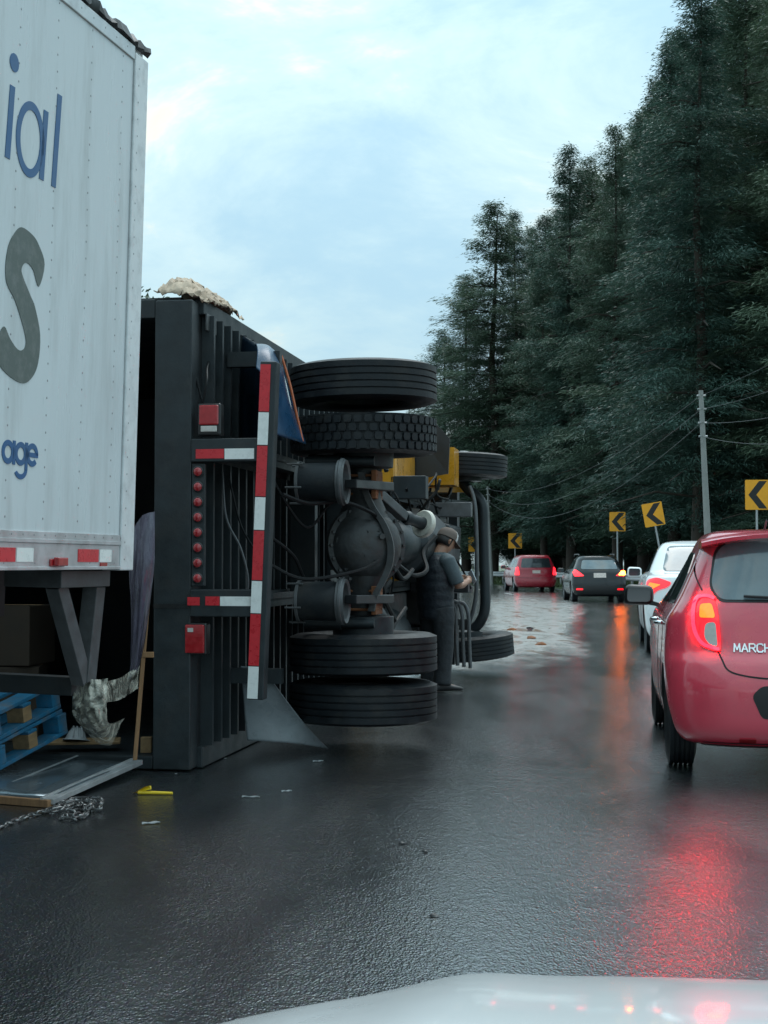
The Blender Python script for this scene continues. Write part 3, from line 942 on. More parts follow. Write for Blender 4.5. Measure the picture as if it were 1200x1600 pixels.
# frame rails
for z in (1.06, 2.0):
    m = MB()
    m.span((.08, .12, z - .006), (.36, 8.9, z + .006))
    m.span((.08, .12, z - .045), (.092, 8.9, z + .045))
    m.span((.348, .12, z - .045), (.36, 8.9, z + .045))
    m.build('frame_rail', M['steel_dark'], tk)
for y in (2.2, 3.6, 5.2, 8.6):
    MB().span((.12, y - .05, 1.07), (.32, y + .05, 1.99)).build('frame_cross_member', M['steel_dark'], tk, bevel=.006)
# underride guard: two struts and the taped bar
G0, G1 = Vector((.405, -.07, .46)), Vector((.485, -.07, 2.56))
MB().span((0, -.075, 1.94), (.46, .04, 2.085)).build('guard_strut', M['steel_dark'], tk, bevel=.006)
MB().span((-.0, -.075, .97), (.43, .04, 1.14)).build('guard_strut', M['steel_dark'], tk, bevel=.006)
gb = MB()
gb.beam(G0 + Vector((.02, .02, 0)), G1 + Vector((.02, .02, 0)), .105, .10, (0, 1, 0))
gb.build('guard_bar', M['steel_dark'], tk, bevel=.008)
ys = [570, 645, 697, 777, 829, 907, 958, 1039, 1090]
zz = [(1.3 - (y - 881) / 250.0) for y in ys]
for i in range(8):
    za, zb2 = zz[i] - .003, zz[i + 1] + .003
    f = lambda z: G0.lerp(G1, (z - G0.z) / (G1.z - G0.z))
    A, B = f(za), f(zb2)
    MB().beam(A + Vector((.003, -.0325, 0)), B + Vector((.003, -.0325, 0)), .066, .003, (0, 1, 0)).build('reflective_tape', M['tape_white' if i % 2 else 'tape_red'], tk)
for px0, px1, py0, py1, mt in ((306, 350, 702, 716, 'tape_red'), (351, 397, 701, 717, 'tape_white'), (293, 312, 933, 946, 'tape_red'), (321, 343, 932, 946, 'tape_red'), (344, 395, 932, 947, 'tape_white')):
    a, b_ = on_plane(TKM, px0, py0, 1, -.077), on_plane(TKM, px1, py1, 1, -.077)
    MB().span((a.x, -.079, a.z), (b_.x, -.0755, b_.z)).build('reflective_tape', M[mt], tk)
# strip of eight round marker lamps
MB().span((.0, -.058, 1.16), (.085, -.02, 1.93)).build('lamp_strip', M['steel_dark'], tk, bevel=.006)
for k in range(8):
    c = Vector((.043, -.058, 1.21 + k * .0955))
    rg = MB().lathe([(.034, 0), (.036, .010), (.030, .014), (.028, .004)], 16, Matrix.Translation(c) @ Euler((R(90), 0, 0)).to_matrix().to_4x4())
    lamp = rg.build('marker_lamp', M['plastic_black'], tk, 40)
    MB().lathe([(.028, 0), (.027, .013), (.018, .020), (.001, .023)], 14, Matrix.Translation(c) @ Euler((R(90), 0, 0)).to_matrix().to_4x4()).build('lens', M['lens_red'], lamp, 40)
def taillamp(px0, px1, py0, py1, clear):
    a, b_ = on_plane(TKM, px0, py0, 1, -.07), on_plane(TKM, px1, py1, 1, -.07)
    x0, x1, z1, z0 = a.x, b_.x, a.z, b_.z
    hs = MB().span((x0 - .012, -.06, z0 - .012), (x1 + .012, .03, z1 + .012)).build('tail_lamp', M['plastic_black'], tk, bevel=.012)
    MB().span((x0, -.075, z0 + (z1 - z0) * (.30 if clear else 0)), (x1, -.058, z1)).build('lens', M['lens_red'], hs, bevel=.008)
    if clear: MB().span((x0 + .01, -.073, z0 + .01), (x1 - .01, -.058, z0 + (z1 - z0) * .27)).build('lens', M['lens_clear'], hs, bevel=.006)
    else: MB().span((x0 + .02, -.079, z1 - .045), (x0 + .055, -.074, z1 - .02)).build('lens', M['lens_clear'], hs)
taillamp(311, 341, 633, 677, True)
taillamp(289, 319, 976, 1021, False)
for k, pts in enumerate([[(.05, .0, 2.30), (.08, -.01, 2.45), (.05, .1, 2.55), (.04, .2, 2.62)], [(.10, .3, 1.9), (.14, .25, 1.6), (.25, .2, 1.4), (.3, .2, 1.2), (.28, .2, 1.06)], [(.12, .4, 1.85), (.2, .4, 1.55), (.34, .3, 1.35), (.42, .2, 1.2)], [(.03, .05, 2.35), (-.01, .04, 2.5)]]):
    MB().tube(cat_spline(pts, 8), .008, 6).build('cable', M['hose'] if k != 1 else M['wire'], tk, 40)
# wheels: dual drive axle, single steer axle
AX = Vector((.86, 1.26, 1.45))
for z, outer, me in ((2.56, 1, T_RIB), (2.20, 0, T_DRIVE), (.675, 0, T_RIB), (.34, -1, T_RIB)):
    o = put('tyre', me, tk, loc=(AX.x, AX.y, z), rot=(R(random.uniform(-1, 1)), R(random.uniform(-1, 1)), random.random() * 6))
    put('rim', {1: RIM_DARK_UP, 0: RIM_DARK_DN if z > 1.4 else RIM_DARK_UP, -1: RIM_DARK_DN}[outer], o)
FX = Vector((.80, 8.44, 1.40))
o = put('tyre', T_RIB, tk, loc=(FX.x - .02, FX.y, 2.47), rot=(R(1), R(2), .4)); put('rim', RIM_UP, o)
o = put('tyre', T_RIB, tk, loc=(FX.x + .05, FX.y, .32), rot=(R(-2), R(-5), .9)); put('rim', RIM_DN, o)
# drive axle: tubes, drums, banjo housing
m = MB()
m.tube([AX + Vector((0, 0, z)) for z in (-.80, -.5, -.30, -.16, 0, .16, .30, .5, .80)], [.085, .095, .13, .19, .22, .19, .13, .095, .085], 20)
m.build('axle_housing', M['axle_grey'], tk, 50)
Mx = Matrix.Translation(AX + Vector((.02, -.03, -.0))) @ Euler((R(90), 0, R(24))).to_matrix().to_4x4()
Mx = Matrix.Translation(AX + Vector((.03, -.05, -.02))) @ Euler((R(90), 0, R(30))).to_matrix().to_4x4()
m = MB(); m.lathe([(.285, -.06), (.288, .015), (.255, .025), (.245, .05), (.215, .10), (.16, .145), (.09, .165), (.001, .17)], 36, Mx)
for k in range(7):
    a = 2 * math.pi * k / 7 + .3
    m.beam(Mx @ Vector((.09 * math.cos(a), .09 * math.sin(a), .155)), Mx @ Vector((.24 * math.cos(a), .24 * math.sin(a), .05)), .018, .035)
m.tube([Mx @ Vector((.05, .06, .15)), Mx @ Vector((.05, .06, .19))], .022, 6)
m.build('differential_cover', M['axle_grey'], tk, 40)
for k in range(18):
    a = 2 * math.pi * k / 18
    MB().tube([Mx @ Vector((.27 * math.cos(a), .27 * math.sin(a), .02)), Mx @ Vector((.27 * math.cos(a), .27 * math.sin(a), .045))], .012, 6).build('cover_bolt', M['axle_grey'], tk, 40)
for s in (1, -1):
    m = MB(); m.lathe([(.10, -.12), (.21, -.11), (.215, .0), (.215, .12), (.12, .13)], 36, Matrix.Translation(AX + Vector((0, 0, s * .64))))
    m.build('brake_drum', M['steel_dark'], tk, 40)
    # air spring with its plates
    c = Vector((.50, .72, 1.45 + s * .40))
    Ms = Matrix.Translation(c) @ Euler((0, R(90), 0)).to_matrix().to_4x4()
    m = MB(); m.lathe([(.10, 0), (.128, .01), (.130, .04), (.132, .26), (.126, .29), (.11, .30)], 32, Ms)
    sp = m.build('air_spring', M['rubber'], tk, 40)
    m = MB(); m.lathe([(.001, .29), (.11, .295), (.125, .335), (.148, .345), (.152, .33), (.150, .29), (.135, .285)], 36, Ms)
    m.lathe([(.155, .305), (.160, .31), (.160, .325), (.155, .33)], 36, Ms)
    m.build('spring_plate', M['steel_grey'], sp, 40)
    m = MB(); m.lathe([(.134, .015), (.140, .012), (.140, .03), (.134, .033)], 36, Ms)
    for a in range(5): m.tube([Ms @ Vector((.143 * math.cos(a * 1.25), .143 * math.sin(a * 1.25), -.05)), Ms @ Vector((.143 * math.cos(a * 1.25), .143 * math.sin(a * 1.25), .06))], .007, 6)
    m.build('clamp_ring', M['steel_grey'], sp, 40)
    m = MB(); m.beam(c + Vector((.36, .06, -.01 * s)), Vector((1.02, 1.38, 1.45 + s * .40)), .09, .06); m.beam(Vector((1.02, 1.38, 1.45 + s * .40)), Vector((.5, 2.4, 1.45 + s * .44)), .09, .06)
    m.build('trailing_arm', M['steel_black'], tk, bevel=.006)
    m = MB(); m.lathe([(.02, -.09), (.085, -.08), (.09, -.02), (.095, 0), (.09, .02), (.085, .08), (.03, .10)], 24, Matrix.Translation((.72, 1.85, 1.45 + s * .30)) @ Euler((R(70), 0, 0)).to_matrix().to_4x4())
    m.build('brake_chamber', M['steel_grey'] if s < 0 else M['steel_dark'], tk, 40)
    m = MB(); m.tube([(.5, 1.0, 1.45 + s * .56), (.98, 1.02, 1.45 + s * .56)], .035, 10); m.tube([(.52, 1.02, 1.45 + s * .56), (.75, 1.02, 1.45 + s * .56)], .05, 10)
    m.build('shock_absorber', M['steel_dark'], tk, 40)
for k, pts in enumerate([[(.5, .3, 1.75), (.62, .55, 1.7), (.8, .8, 1.72), (.95, 1.0, 1.66), (1.0, 1.2, 1.6)], [(.4, .35, 1.3), (.6, .5, 1.2), (.9, .75, 1.25), (1.02, .95, 1.32)], [(.36, .5, 1.9), (.55, .75, 1.55), (.7, .9, 1.72), (.9, 1.1, 1.9)], [(.36, .4, 1.5), (.5, .6, 1.36), (.55, .8, 1.18), (.7, 1.0, 1.0)]]):
    MB().tube(cat_spline(pts, 8), (.014, .012, .01, .012)[k], 7).build('brake_hose', M['hose'], tk, 50)
for s in (1, -1):
    m = MB()
    for q in (-.05, .05):
        m.tube(cat_spline([(.62, 1.26 + q * 2, 1.45 + s * .47), (.98, 1.26 + q * 2, 1.45 + s * .47)], 4), .011, 6)
        m.tube(cat_spline([(.62, 1.26 + q * 2, 1.45 + s * .34), (.98, 1.26 + q * 2, 1.45 + s * .34)], 4), .011, 6)
    m.span((.94, 1.12, 1.45 + s * .405 - .1), (.975, 1.40, 1.45 + s * .405 + .1))
    m.build('u_bolt_clamp', M['rust'], tk, bevel=.004)
# driveline
m = MB(); m.tube([(.80, 1.5, 1.5), (.62, 3.4, 1.56)], .06, 14); m.build('drive_shaft', M['steel_dark'], tk, 40)
c = TKM.inverted() @ pt(660, 818, 13.4)
Mc = Matrix.Translation(c) @ Vector((-.55, -.80, .22)).to_track_quat('Z', 'Y').to_matrix().to_4x4()
m = MB(); m.lathe([(.05, .0), (.118, .006), (.128, -.004), (.130, -.03), (.12, -.05), (.06, -.055)], 36, Mc); m.build('shaft_flange', M['cream_paint'], tk, 35)
m = MB(); m.lathe([(.001, .24), (.055, .24), (.066, .20), (.05, .15), (.058, .03), (.06, .004)], 20, Mc); m.lathe([(.07, -.05), (.06, -.10), (.03, -.13)], 20, Mc); m.build('shaft_yoke', M['steel_dark'], tk, 40)
# flange lip of the axle housing
lip = [(566, 738), (572, 765), (584, 792), (602, 820), (612, 850), (611, 880), (600, 908), (588, 930), (582, 955)]
lp = cat_spline([TKM.inverted() @ pt(x, y, 10.22) for x, y in lip], 6)
m = MB(); m.rings([[p + Vector((a, b, 0)) for a, b in ((-.03, -.022), (.014, -.022), (.014, .022), (-.03, .022))] for p in lp]); m.build('housing_flange', M['axle_grey'], tk, 50)
m = MB(); m.span((.30, 3.6, 1.72), (.55, 3.75, 2.0)); m.beam((.45, 3.7, 2.0), (.72, 4.1, 1.72), .10, .08); m.build('shaft_hanger', M['steel_grey'], tk, bevel=.008)
# gearbox, engine, bell housing
m = MB(); m.rings([[Vector((.42 + r * math.cos(a) * 1.05, y, 1.5 + r * math.sin(a))) for a in [2 * math.pi * k / 20 for k in range(20)]] for y, r in ((4.9, .12), (5.0, .2), (5.6, .24), (5.65, .30), (6.3, .33), (6.6, .40), (6.75, .40))]); m.build('gearbox', M['steel_dark'], tk, 40)
MB().span((-.25, 6.76, 1.18), (.62, 8.1, 1.85)).build('engine_block', M['steel_black'], tk, bevel=.03)
m = MB(); m.rings([[Vector((.62 + dx, y, 1.5 + q)) for dx, q in ((0, -.28), (.16, -.22), (.18, .22), (0, .28))] for y in (6.9, 8.0)]); m.build('oil_pan', M['steel_dark'], tk, bevel=.02)
# air tanks and fuel tank along the rails
for y0, y1, z, x in ((2.3, 3.2, .78, .36), (2.3, 3.2, 2.28, .34), (3.4, 4.3, .80, .40)):
    m = MB(); m.lathe([(.001, 0), (.08, .01), (.14, .05), (.15, .09), (.15, y1 - y0 - .09), (.14, y1 - y0 - .05), (.08, y1 - y0 - .01), (.001, y1 - y0)], 24, Matrix.Translation((x, y0, z)) @ Euler((R(-90), 0, 0)).to_matrix().to_4x4())
    m.build('air_tank', M['steel_dark'], tk, 40)
m = MB(); m.lathe([(.001, 0), (.27, 0), (.30, .03), (.30, 1.27), (.27, 1.3), (.001, 1.3)], 32, Matrix.Translation((.26, 4.5, .56)) @ Euler((R(-90), 0, 0)).to_matrix().to_4x4()); m.build('fuel_tank', M['steel_dark'], tk, 40)
# battery boxes / bracket clutter with machined fittings
m = MB(); m.span((.36, 2.55, 1.1), (.50, 2.75, 1.25)); m.span((.50, 2.58, 1.14), (.56, 2.7, 1.3)); m.build('bracket', M['bright_metal'], tk, bevel=.006)
m = MB(); m.span((.36, 5.55, 1.95), (.72, 5.75, 2.18)); m.build('bracket', M['steel_dark'], tk, bevel=.008)
m = MB(); m.span((.35, 7.2, 1.82), (1.0, 7.34, 1.98)); m.build('engine_mount', M['steel_grey'], tk, bevel=.008)
rr = random.Random(2)
for k in range(34):
    y = rr.uniform(1.7, 7.6); z = rr.uniform(1.1, 2.3); x = rr.uniform(.36, .62)
    pts = [Vector((x, y, z))]
    for j in range(4): pts.append(pts[-1] + Vector((rr.uniform(-.08, .12), rr.uniform(-.1, .5), rr.uniform(-.3, .22))))
    MB().tube(cat_spline(pts, 6), rr.choice([.010, .012, .016, .022]), 7).build('hose', M['hose'], tk, 50)
# front axle: drop beam, springs, tie rod
m = MB()
ctrl = [(.76, 8.46, 2.28), (.84, 8.42, 2.18), (1.0, 8.38, 2.02), (1.02, 8.38, 1.7), (1.03, 8.38, 1.3), (1.04, 8.38, .82), (.98, 8.4, .62), (.86, 8.44, .5)]
m.tube(cat_spline(ctrl, 8), .062, 8); m.build('front_axle_beam', M['steel_dark'], tk, 50)
MB().tube(cat_spline([(.90, 8.0, 2.2), (.97, 7.95, 1.9), (.98, 7.95, 1.0), (.88, 8.05, .6)], 8), .024, 8).build('tie_rod', M['steel_grey'], tk, 50)
for z in (1.0, 2.0):
    m = MB()
    for k in range(5):
        n_ = 14; l = .8 - .13 * k
        pts = [Vector((.72 + .04 * k + .10 * (1 - (q / l) ** 2) * 1.0 - .1, 8.4 + q, z)) for q in [l * (2 * i / n_ - 1) for i in range(n_ + 1)]]
        rs_ = [[p + Vector((a, 0, b)) for a, b in ((-.008, -.04), (.008, -.04), (.008, .04), (-.008, .04))] for p in pts]
        m.rings(rs_)
    m.build('leaf_spring', M['steel_dark'], tk)
for z, mt in ((2.36, 'steel_dark'), (.42, 'steel_dark')):
    m = MB(); m.lathe([(.12, -.09), (.20, -.08), (.205, .08), (.10, .10)], 28, Matrix.Translation((FX.x, FX.y, z))); m.build('brake_drum', M[mt], tk, 40)
# bent step tubes low on the near side
for k in range(3):
    pts = [TKM.inverted() @ pt(x + 10 * k, y + 2 * k, 16.1) for x, y in ((684, 950), (697, 938), (707, 942), (712, 960), (713, 995), (715, 1040))]
    MB().tube(cat_spline(pts, 8), .021, 10).build('step_tube', M['steel_grey'], tk, 50)
MB().span((.36, 6.9, .99), (1.0, 7.02, 1.14)).build('step_bracket', M['steel_black'], tk, bevel=.01)
# yellow cab: shell lying on its side, bonnet, fender, bumper
cab = MB()
def cab_ring(y, x0, x1, z0, z1, r=.18):
    pl = rnd([(x0, z0), (x1, z0), (x1, z1), (x0, z1)], r, 4)
    return [(a, y, b) for a, b in pl]
cab.rings([cab_ring(5.35, -2.05, .02, .12, 2.78), cab_ring(5.5, -2.15, .05, .06, 2.84), cab_ring(6.7, -2.15, .05, .06, 2.84), cab_ring(7.0, -1.5, .05, .06, 2.84), cab_ring(7.15, -.95, .05, .10, 2.80)])
cab.build('cab', M['cab_yellow'], tk, 35)
cab = MB(); cab.rings([cab_ring(7.16, -.92, -.08, .35, 2.55), cab_ring(8.6, -.82, -.06, .45, 2.45), cab_ring(9.1, -.65, .0, .6, 2.3)]); cab.build('bonnet', M['cab_yellow'], tk, 35)
for z0, z1 in ((2.18, 2.62), (.18, .62)):
    m = MB(); n_ = 16
    rs_ = []
    for i in range(n_ + 1):
        a = R(178) * i / n_ + R(1)
        y, x = FX.y - .66 * math.cos(a), FX.x - .02 - .68 * math.sin(a)
        y2, x2 = FX.y - .62 * math.cos(a), FX.x - .02 - .64 * math.sin(a)
        rs_.append([(x, y, z0), (x, y, z1), (x2, y2, z1), (x2, y2, z0)])
    m.rings(rs_)
    m.span((.40, 7.30, z0), (.80, 7.75, z1 - .02))
    m.span((.02, 7.10, z0 - .10), (.42, 7.75, z1 - .02))
    m.build('fender', M['cab_yellow' if z0 > 1 else 'plastic_black'], tk, 40)
m = MB(); m.span((.05, 5.55, 2.02), (.42, 6.9, 2.62)); m.build('step_box', M['cab_yellow'], tk, bevel=.03)
m = MB(); m.add([(.30, 6.92, 2.20), (.78, 6.90, 2.28), (.80, 6.9, 2.66), (.62, 6.92, 2.86), (.32, 6.95, 2.9), (.30, 6.96, 2.20), (.78, 6.94, 2.28), (.80, 6.94, 2.66), (.62, 6.96, 2.86), (.32, 6.99, 2.9)],
    [(0, 1, 2, 3, 4), (9, 8, 7, 6, 5)] + [(i, (i + 1) % 5, 5 + (i + 1) % 5, 5 + i) for i in range(5)]); m.build('splash_guard', M['plastic_black'], tk)
m = MB(); m.rings([cab_ring(9.15, .25, .62, .25, 2.72, .08), cab_ring(9.4, .25, .62, .25, 2.72, .08)]); m.build('front_bumper', M['steel_dark'], tk, 35)
MB().span((-.5, 8.75, .75), (.55, 8.85, 2.15)).build('radiator', M['steel_black'], tk, bevel=.01)
MB().span((.06, 5.5, .30), (.34, 6.8, 1.0)).build('battery_box', M['steel_black'], tk, bevel=.02)
MB().span((.10, 7.2, .62), (.60, 8.7, 1.0)).build('splash_shield', M['steel_black'], tk, bevel=.02)
# mud flaps: blue one drooping off the upper wheel, grey one slumped on the road
def sheet(name, rows, mat, parent, k=6, label=None, th=.006):
    g1 = [cat_spline(r, k) for r in rows]
    cols = list(zip(*g1))
    g2 = [cat_spline(c, k) for c in cols]
    m = MB(); m.rings([list(c) for c in g2], False, False)
    o = m.build(name, mat, parent, 60, label=label)
    s = o.modifiers.new('thick', 'SOLIDIFY'); s.thickness = th; s.offset = 0
    return o
Ti = TKM.inverted()
W = lambda px, py, d: Ti @ pt(px, py, d)
sheet('mud_flap', [[W(398, 540, 10.1), W(418, 541, 10.0), W(437, 560, 9.95), W(452, 610, 9.9), W(478, 694, 9.85)],
                   [W(400, 538, 9.9), W(422, 543, 9.8), W(438, 575, 9.75), W(450, 630, 9.72), W(466, 690, 9.7)],
                   [W(402, 548, 9.65), W(420, 556, 9.6), W(432, 590, 9.55), W(436, 640, 9.52), W(440, 682, 9.5)],
                   [W(400, 575, 9.5), W(414, 590, 9.46), W(420, 615, 9.44), W(424, 650, 9.42), W(426, 676, 9.4)]], M['flap_blue'], tk, 6, 'blue mud flap with an orange edge drooping over')
sheet('fender_panel', [[W(366, 516, 10.35), W(368, 580, 10.32), W(370, 640, 10.3), W(372, 690, 10.28)],
                      [W(384, 527, 10.25), W(386, 585, 10.2), W(388, 640, 10.18), W(390, 690, 10.16)],
                      [W(402, 537, 10.15), W(405, 590, 10.05), W(408, 640, 10.0), W(411, 690, 9.98)],
                      [W(421, 545, 10.05), W(428, 590, 9.95), W(436, 640, 9.93), W(444, 688, 9.92)]], M['flap_navy'], tk, 5, 'dark blue-black rounded wing panel above the frame')
MB().tube(cat_spline([W(440, 556, 9.90), W(453, 600, 9.86), W(463, 645, 9.82), W(473, 690, 9.80)], 8), .009, 6).build('flap_edging', M['stripe_orange'], tk, 50)
MB().tube(cat_spline([W(434, 556, 9.86), W(447, 602, 9.80), W(456, 645, 9.76), W(465, 688, 9.72)], 8), .005, 6).build('flap_edging', M['tape_white'], tk, 50)
sheet('mud_flap', [[W(376, 1040, 9.95), W(380, 1085, 9.97), W(383, 1125, 10.0), W(386, 1157, 10.0)],
                   [W(395, 1043, 9.92), W(402, 1085, 9.95), W(412, 1125, 10.0), W(425, 1159, 10.0)],
                   [W(412, 1050, 9.90), W(428, 1085, 9.95), W(450, 1127, 10.05), W(470, 1163, 10.1)],
                   [W(424, 1062, 9.90), W(448, 1095, 9.97), W(478, 1133, 10.1), W(513, 1170, 10.28)]], M['flap_grey'], tk, 6, 'grey mud flap slumped onto the road')
MB().span((.06, .55, 2.62), (.42, .62, 2.72)).build('flap_hanger', M['steel_dark'], tk)
MB().span((.06, .62, .50), (.42, .69, .60)).build('flap_hanger', M['steel_dark'], tk)
# ------------------------------------------------------------------ cars
M['paint_red'] = pm('paint_red', (.66, .055, .090), .26, 0, .05, 2, coat=1.0, dirt=(.20, .05, .06), dscale=3, damt=.25)
M['paint_van'] = pm('paint_van', (.34, .010, .025), .3, .1, .05, 2, coat=.8)
M['paint_black'] = pm('paint_black', (.006, .008, .010), .22, 0, .1, 2, coat=.35, spec=.3)
M['paint_white'] = pm('paint_white', (.74, .76, .77), .3, 0, .04, 2, coat=.8, dirt=(.5, .5, .48), dscale=2, damt=.25)
M['glass'] = pm('glass', (.020, .026, .030), .05, 0, .1, 3, rvar=.02, spec=.8)
M['glass_pale'] = pm('glass_pale', (.10, .135, .15), .07, 0, .25, 3, rvar=.02, spec=.9)
M['trim'] = pm('trim', (.012, .012, .013), .45)
M['gap'] = pm('gap', (.006, .006, .007), .7)
M['chrome'] = pm('chrome', (.75, .76, .77), .12, 1.0, .05)
M['plate'] = pm('plate', (.62, .52, .47), .4, 0, .25, 25)
M['wheel_alloy'] = pm('wheel_alloy', (.33, .34, .35), .35, .8, .1)
M['lamp_red'] = pm('lamp_red', (.5, .01, .02), .15, 0, .1, 30, coat=.8, emit=(1, .006, .016), estr=1.0)
M['lamp_brake'] = pm('lamp_brake', (.5, .01, .02), .15, 0, .1, 30, coat=.8, emit=(1, .0015, .004), estr=34)
M['lamp_red_hot'] = pm('lamp_red_hot', (.6, .02, .02), .15, 0, .1, 30, coat=.8, emit=(1, .012, .022), estr=3.2)
M['lamp_amber'] = pm('lamp_amber', (.7, .2, .01), .15, 0, .3, 40, coat=.8, emit=(1, .07, .003), estr=3.2)
M['lamp_amber_hot'] = pm('lamp_amber_hot', (.7, .2, .01), .15, 0, .3, 40, emit=(1, .17, .012), estr=40)
M['lamp_dull'] = pm('lamp_dull', (.25, .008, .012), .15, 0, .1, 30, coat=.8)

def car_body(slices, parent, paint, wheels, wr, half):
    zs = cat_spline([Vector((z, yr, yf)) for z, yr, yf, *_ in slices], 5)
    ws = cat_spline([Vector((z, s[3], s[4] if len(s) > 4 else .55)) for z, s in [(s[0], s) for s in slices]], 5)
    rs = []
    NP = 72
    for a, b in zip(zs, ws):
        z, yr, yf = a
        wd, lr = b.y, b.z
        n = 3.2
        ring = []
        lr = min(lr, (yf - yr) * .45); lf = min(.8, (yf - yr) * .45)
        for k in range(NP):
            th = 2 * math.pi * (k + .5) / NP
            c, s = math.cos(th), math.sin(th)
            x = wd * math.copysign(abs(c) ** (2 / n), c)
            sy = math.copysign(abs(s) ** (2 / n), s)
            y = (yr + lr + sy * lr) if s < 0 else (yf - lf + sy * lf)
            ring.append(Vector((x, y, z)))
        rs.append(ring)
    m = MB(); m.rings(rs)
    me = m.mesh('body', [paint, M['trim']], 42)
    bm = bmesh.new(); bm.from_mesh(me)
    bvh = BVHTree.FromBMesh(bm); bm.free()
    o = put('body', me, parent)
    cm = MB()
    for wy in wheels:
        for sx in (-1, 1):
            cm.tube([(sx * (half - .24), wy, wr + .0), (sx * (half + .3), wy, wr + .0)], wr + .055, 36)
    cme = cm.mesh('cut', [paint, M['trim']])
    cme.polygons.foreach_set('material_index', [1] * len(cme.polygons))
    co = put('cut', cme, parent)
    bo = o.modifiers.new('b', 'BOOLEAN'); bo.operation = 'DIFFERENCE'; bo.object = co; bo.solver = 'EXACT'
    real(o)
    bpy.data.objects.remove(co)
    o.data.set_sharp_from_angle(angle=R(42))
    return o, bvh

def decal(name, bvh, poly, axis, mat, parent, off=.004, grid=.05, label=None, skirt=.012):
    """a fitted panel: the outline poly is laid onto the body seen along axis"""
    bm = bmesh.new()
    f = bm.faces.new([bm.verts.new((u, v, 0)) for u, v in poly])
    us = [p[0] for p in poly]; vs = [p[1] for p in poly]
    for lo, hi, nrm, ix in ((min(us), max(us), (1, 0, 0), 0), (min(vs), max(vs), (0, 1, 0), 1)):
        k = lo + grid
        while k < hi - .002:
            co = [0, 0, 0]; co[ix] = k
            bmesh.ops.bisect_plane(bm, geom=bm.verts[:] + bm.edges[:] + bm.faces[:], plane_co=co, plane_no=nrm)
            k += grid
    far = 8
    for v in bm.verts:
        u, q = v.co.x, v.co.y
        if axis == 'rear': o, d = Vector((u, -far, q)), Vector((0, 1, 0))
        elif axis == 'front': o, d = Vector((u, far + 4, q)), Vector((0, -1, 0))
        elif axis == 'left': o, d = Vector((-far, u, q)), Vector((1, 0, 0))
        elif axis == 'right': o, d = Vector((far, u, q)), Vector((-1, 0, 0))
        elif axis == 'top': o, d = Vector((u, q, far)), Vector((0, 0, -1))
        h = bvh.ray_cast(o, d)
        if h[0] is None:
            h = bvh.find_nearest(o + d * far)
        nn = h[1] if h[1].dot(d) < 0 else -h[1]
        v.co = h[0] + nn * off
        v.normal = nn
    bmesh.ops.recalc_face_normals(bm, faces=bm.faces)
    if bm.faces and sum((f.normal.dot(d) * f.calc_area() for f in bm.faces)) > 0:
        bmesh.ops.reverse_faces(bm, faces=bm.faces)
    be = [e for e in bm.edges if len(e.link_faces) == 1]
    r = bmesh.ops.extrude_edge_only(bm, edges=be)
    for v in r['geom']:
        if isinstance(v, bmesh.types.BMVert): v.co += d * skirt
    me = bpy.data.meshes.new(name); bm.to_mesh(me); bm.free()
    me.materials.append(mat)
    me.polygons.foreach_set('use_smooth', [True] * len(me.polygons))
    me.set_sharp_from_angle(angle=R(50))
    return put(name, me, parent, label=label)

def seam(bvh, pts, axis, parent, wd=.006, mat=None, off=.0025, name='panel_gap', k=6):
    p = cat_spline([Vector((u, v, 0)) for u, v in pts], k)
    q = []
    for i, a in enumerate(p):
        t = (p[min(i + 1, len(p) - 1)] - p[max(i - 1, 0)]).normalized()
        q.append((a, Vector((-t.y, t.x, 0)) * wd / 2))
    poly = [((a + n).x, (a + n).y) for a, n in q] + [((a - n).x, (a - n).y) for a, n in reversed(q)]
    return decal(name, bvh, poly, axis, mat or M['gap'], parent, off, .06, skirt=.006)

def car_tyre(r, wd):
    return tyre_mesh(r, r * .63, wd, 'rib', 48)
def car_rim(r, wd):
    m = MB(); Ri = r * .63; h = wd / 2 * .72
    m.lathe([(Ri + .008, h), (Ri - .012, h * .96), (Ri - .025, h * .3), (Ri - .03, -h)], 36)
    m.lathe([(.055, h * .7), (.05, h * .86), (.001, h * .9)], 20)
    for k in range(7):
        a = 2 * math.pi * k / 7
        m.beam((.04 * math.cos(a), .04 * math.sin(a), h * .72), ((Ri - .015) * math.cos(a), (Ri - .015) * math.sin(a), h * .8), .045, .03)
    m.lathe([(.12, -h * .2), (.11, h * .25), (.001, h * .25)], 24)
    return m.mesh('rim', M['wheel_alloy'], 40)
def car_wheels(parent, ys, half, r, wd):
    t, rm = car_tyre(r, wd), car_rim(r, wd)
    for y in ys:
        for sx in (-1, 1):
            o = put('tyre', t, parent, loc=(sx * (half - wd / 2 + .002), y, r), rot=(0, R(90) * sx, 0))
            put('rim', rm, o)
def mirror(parent, x, y, z, sx, mat, s=1.0):
    m = MB()
    rs = []
    for t, k in ((0, .55), (.15, .88), (.5, 1), (.85, .92), (1, .6)):
        pl = rnd([(-.11 * k * s, -.075 * k * s), (.11 * k * s, -.075 * k * s), (.11 * k * s, .07 * k * s), (-.10 * k * s, .08 * k * s)], .05 * s, 4)
        rs.append([(x + a, y + t * .10 * s, z + b) for a, b in pl])
    m.rings(rs)
    m.beam((x - sx * .06, y + .06, z - .05), (x - sx * .20, y + .04, z - .09), .05, .03)
    o = m.build('mirror', mat, parent, 50)
    g = rnd([(-.085 * s, -.05 * s), (.085 * s, -.05 * s), (.085 * s, .05 * s), (-.08 * s, .055 * s)], .03, 4)
    MB().rings([[(x + a, y - .002, z + b) for a, b in g], [(x + a, y + .004, z + b) for a, b in g]]).build('mirror_glass', M['glass'], o)
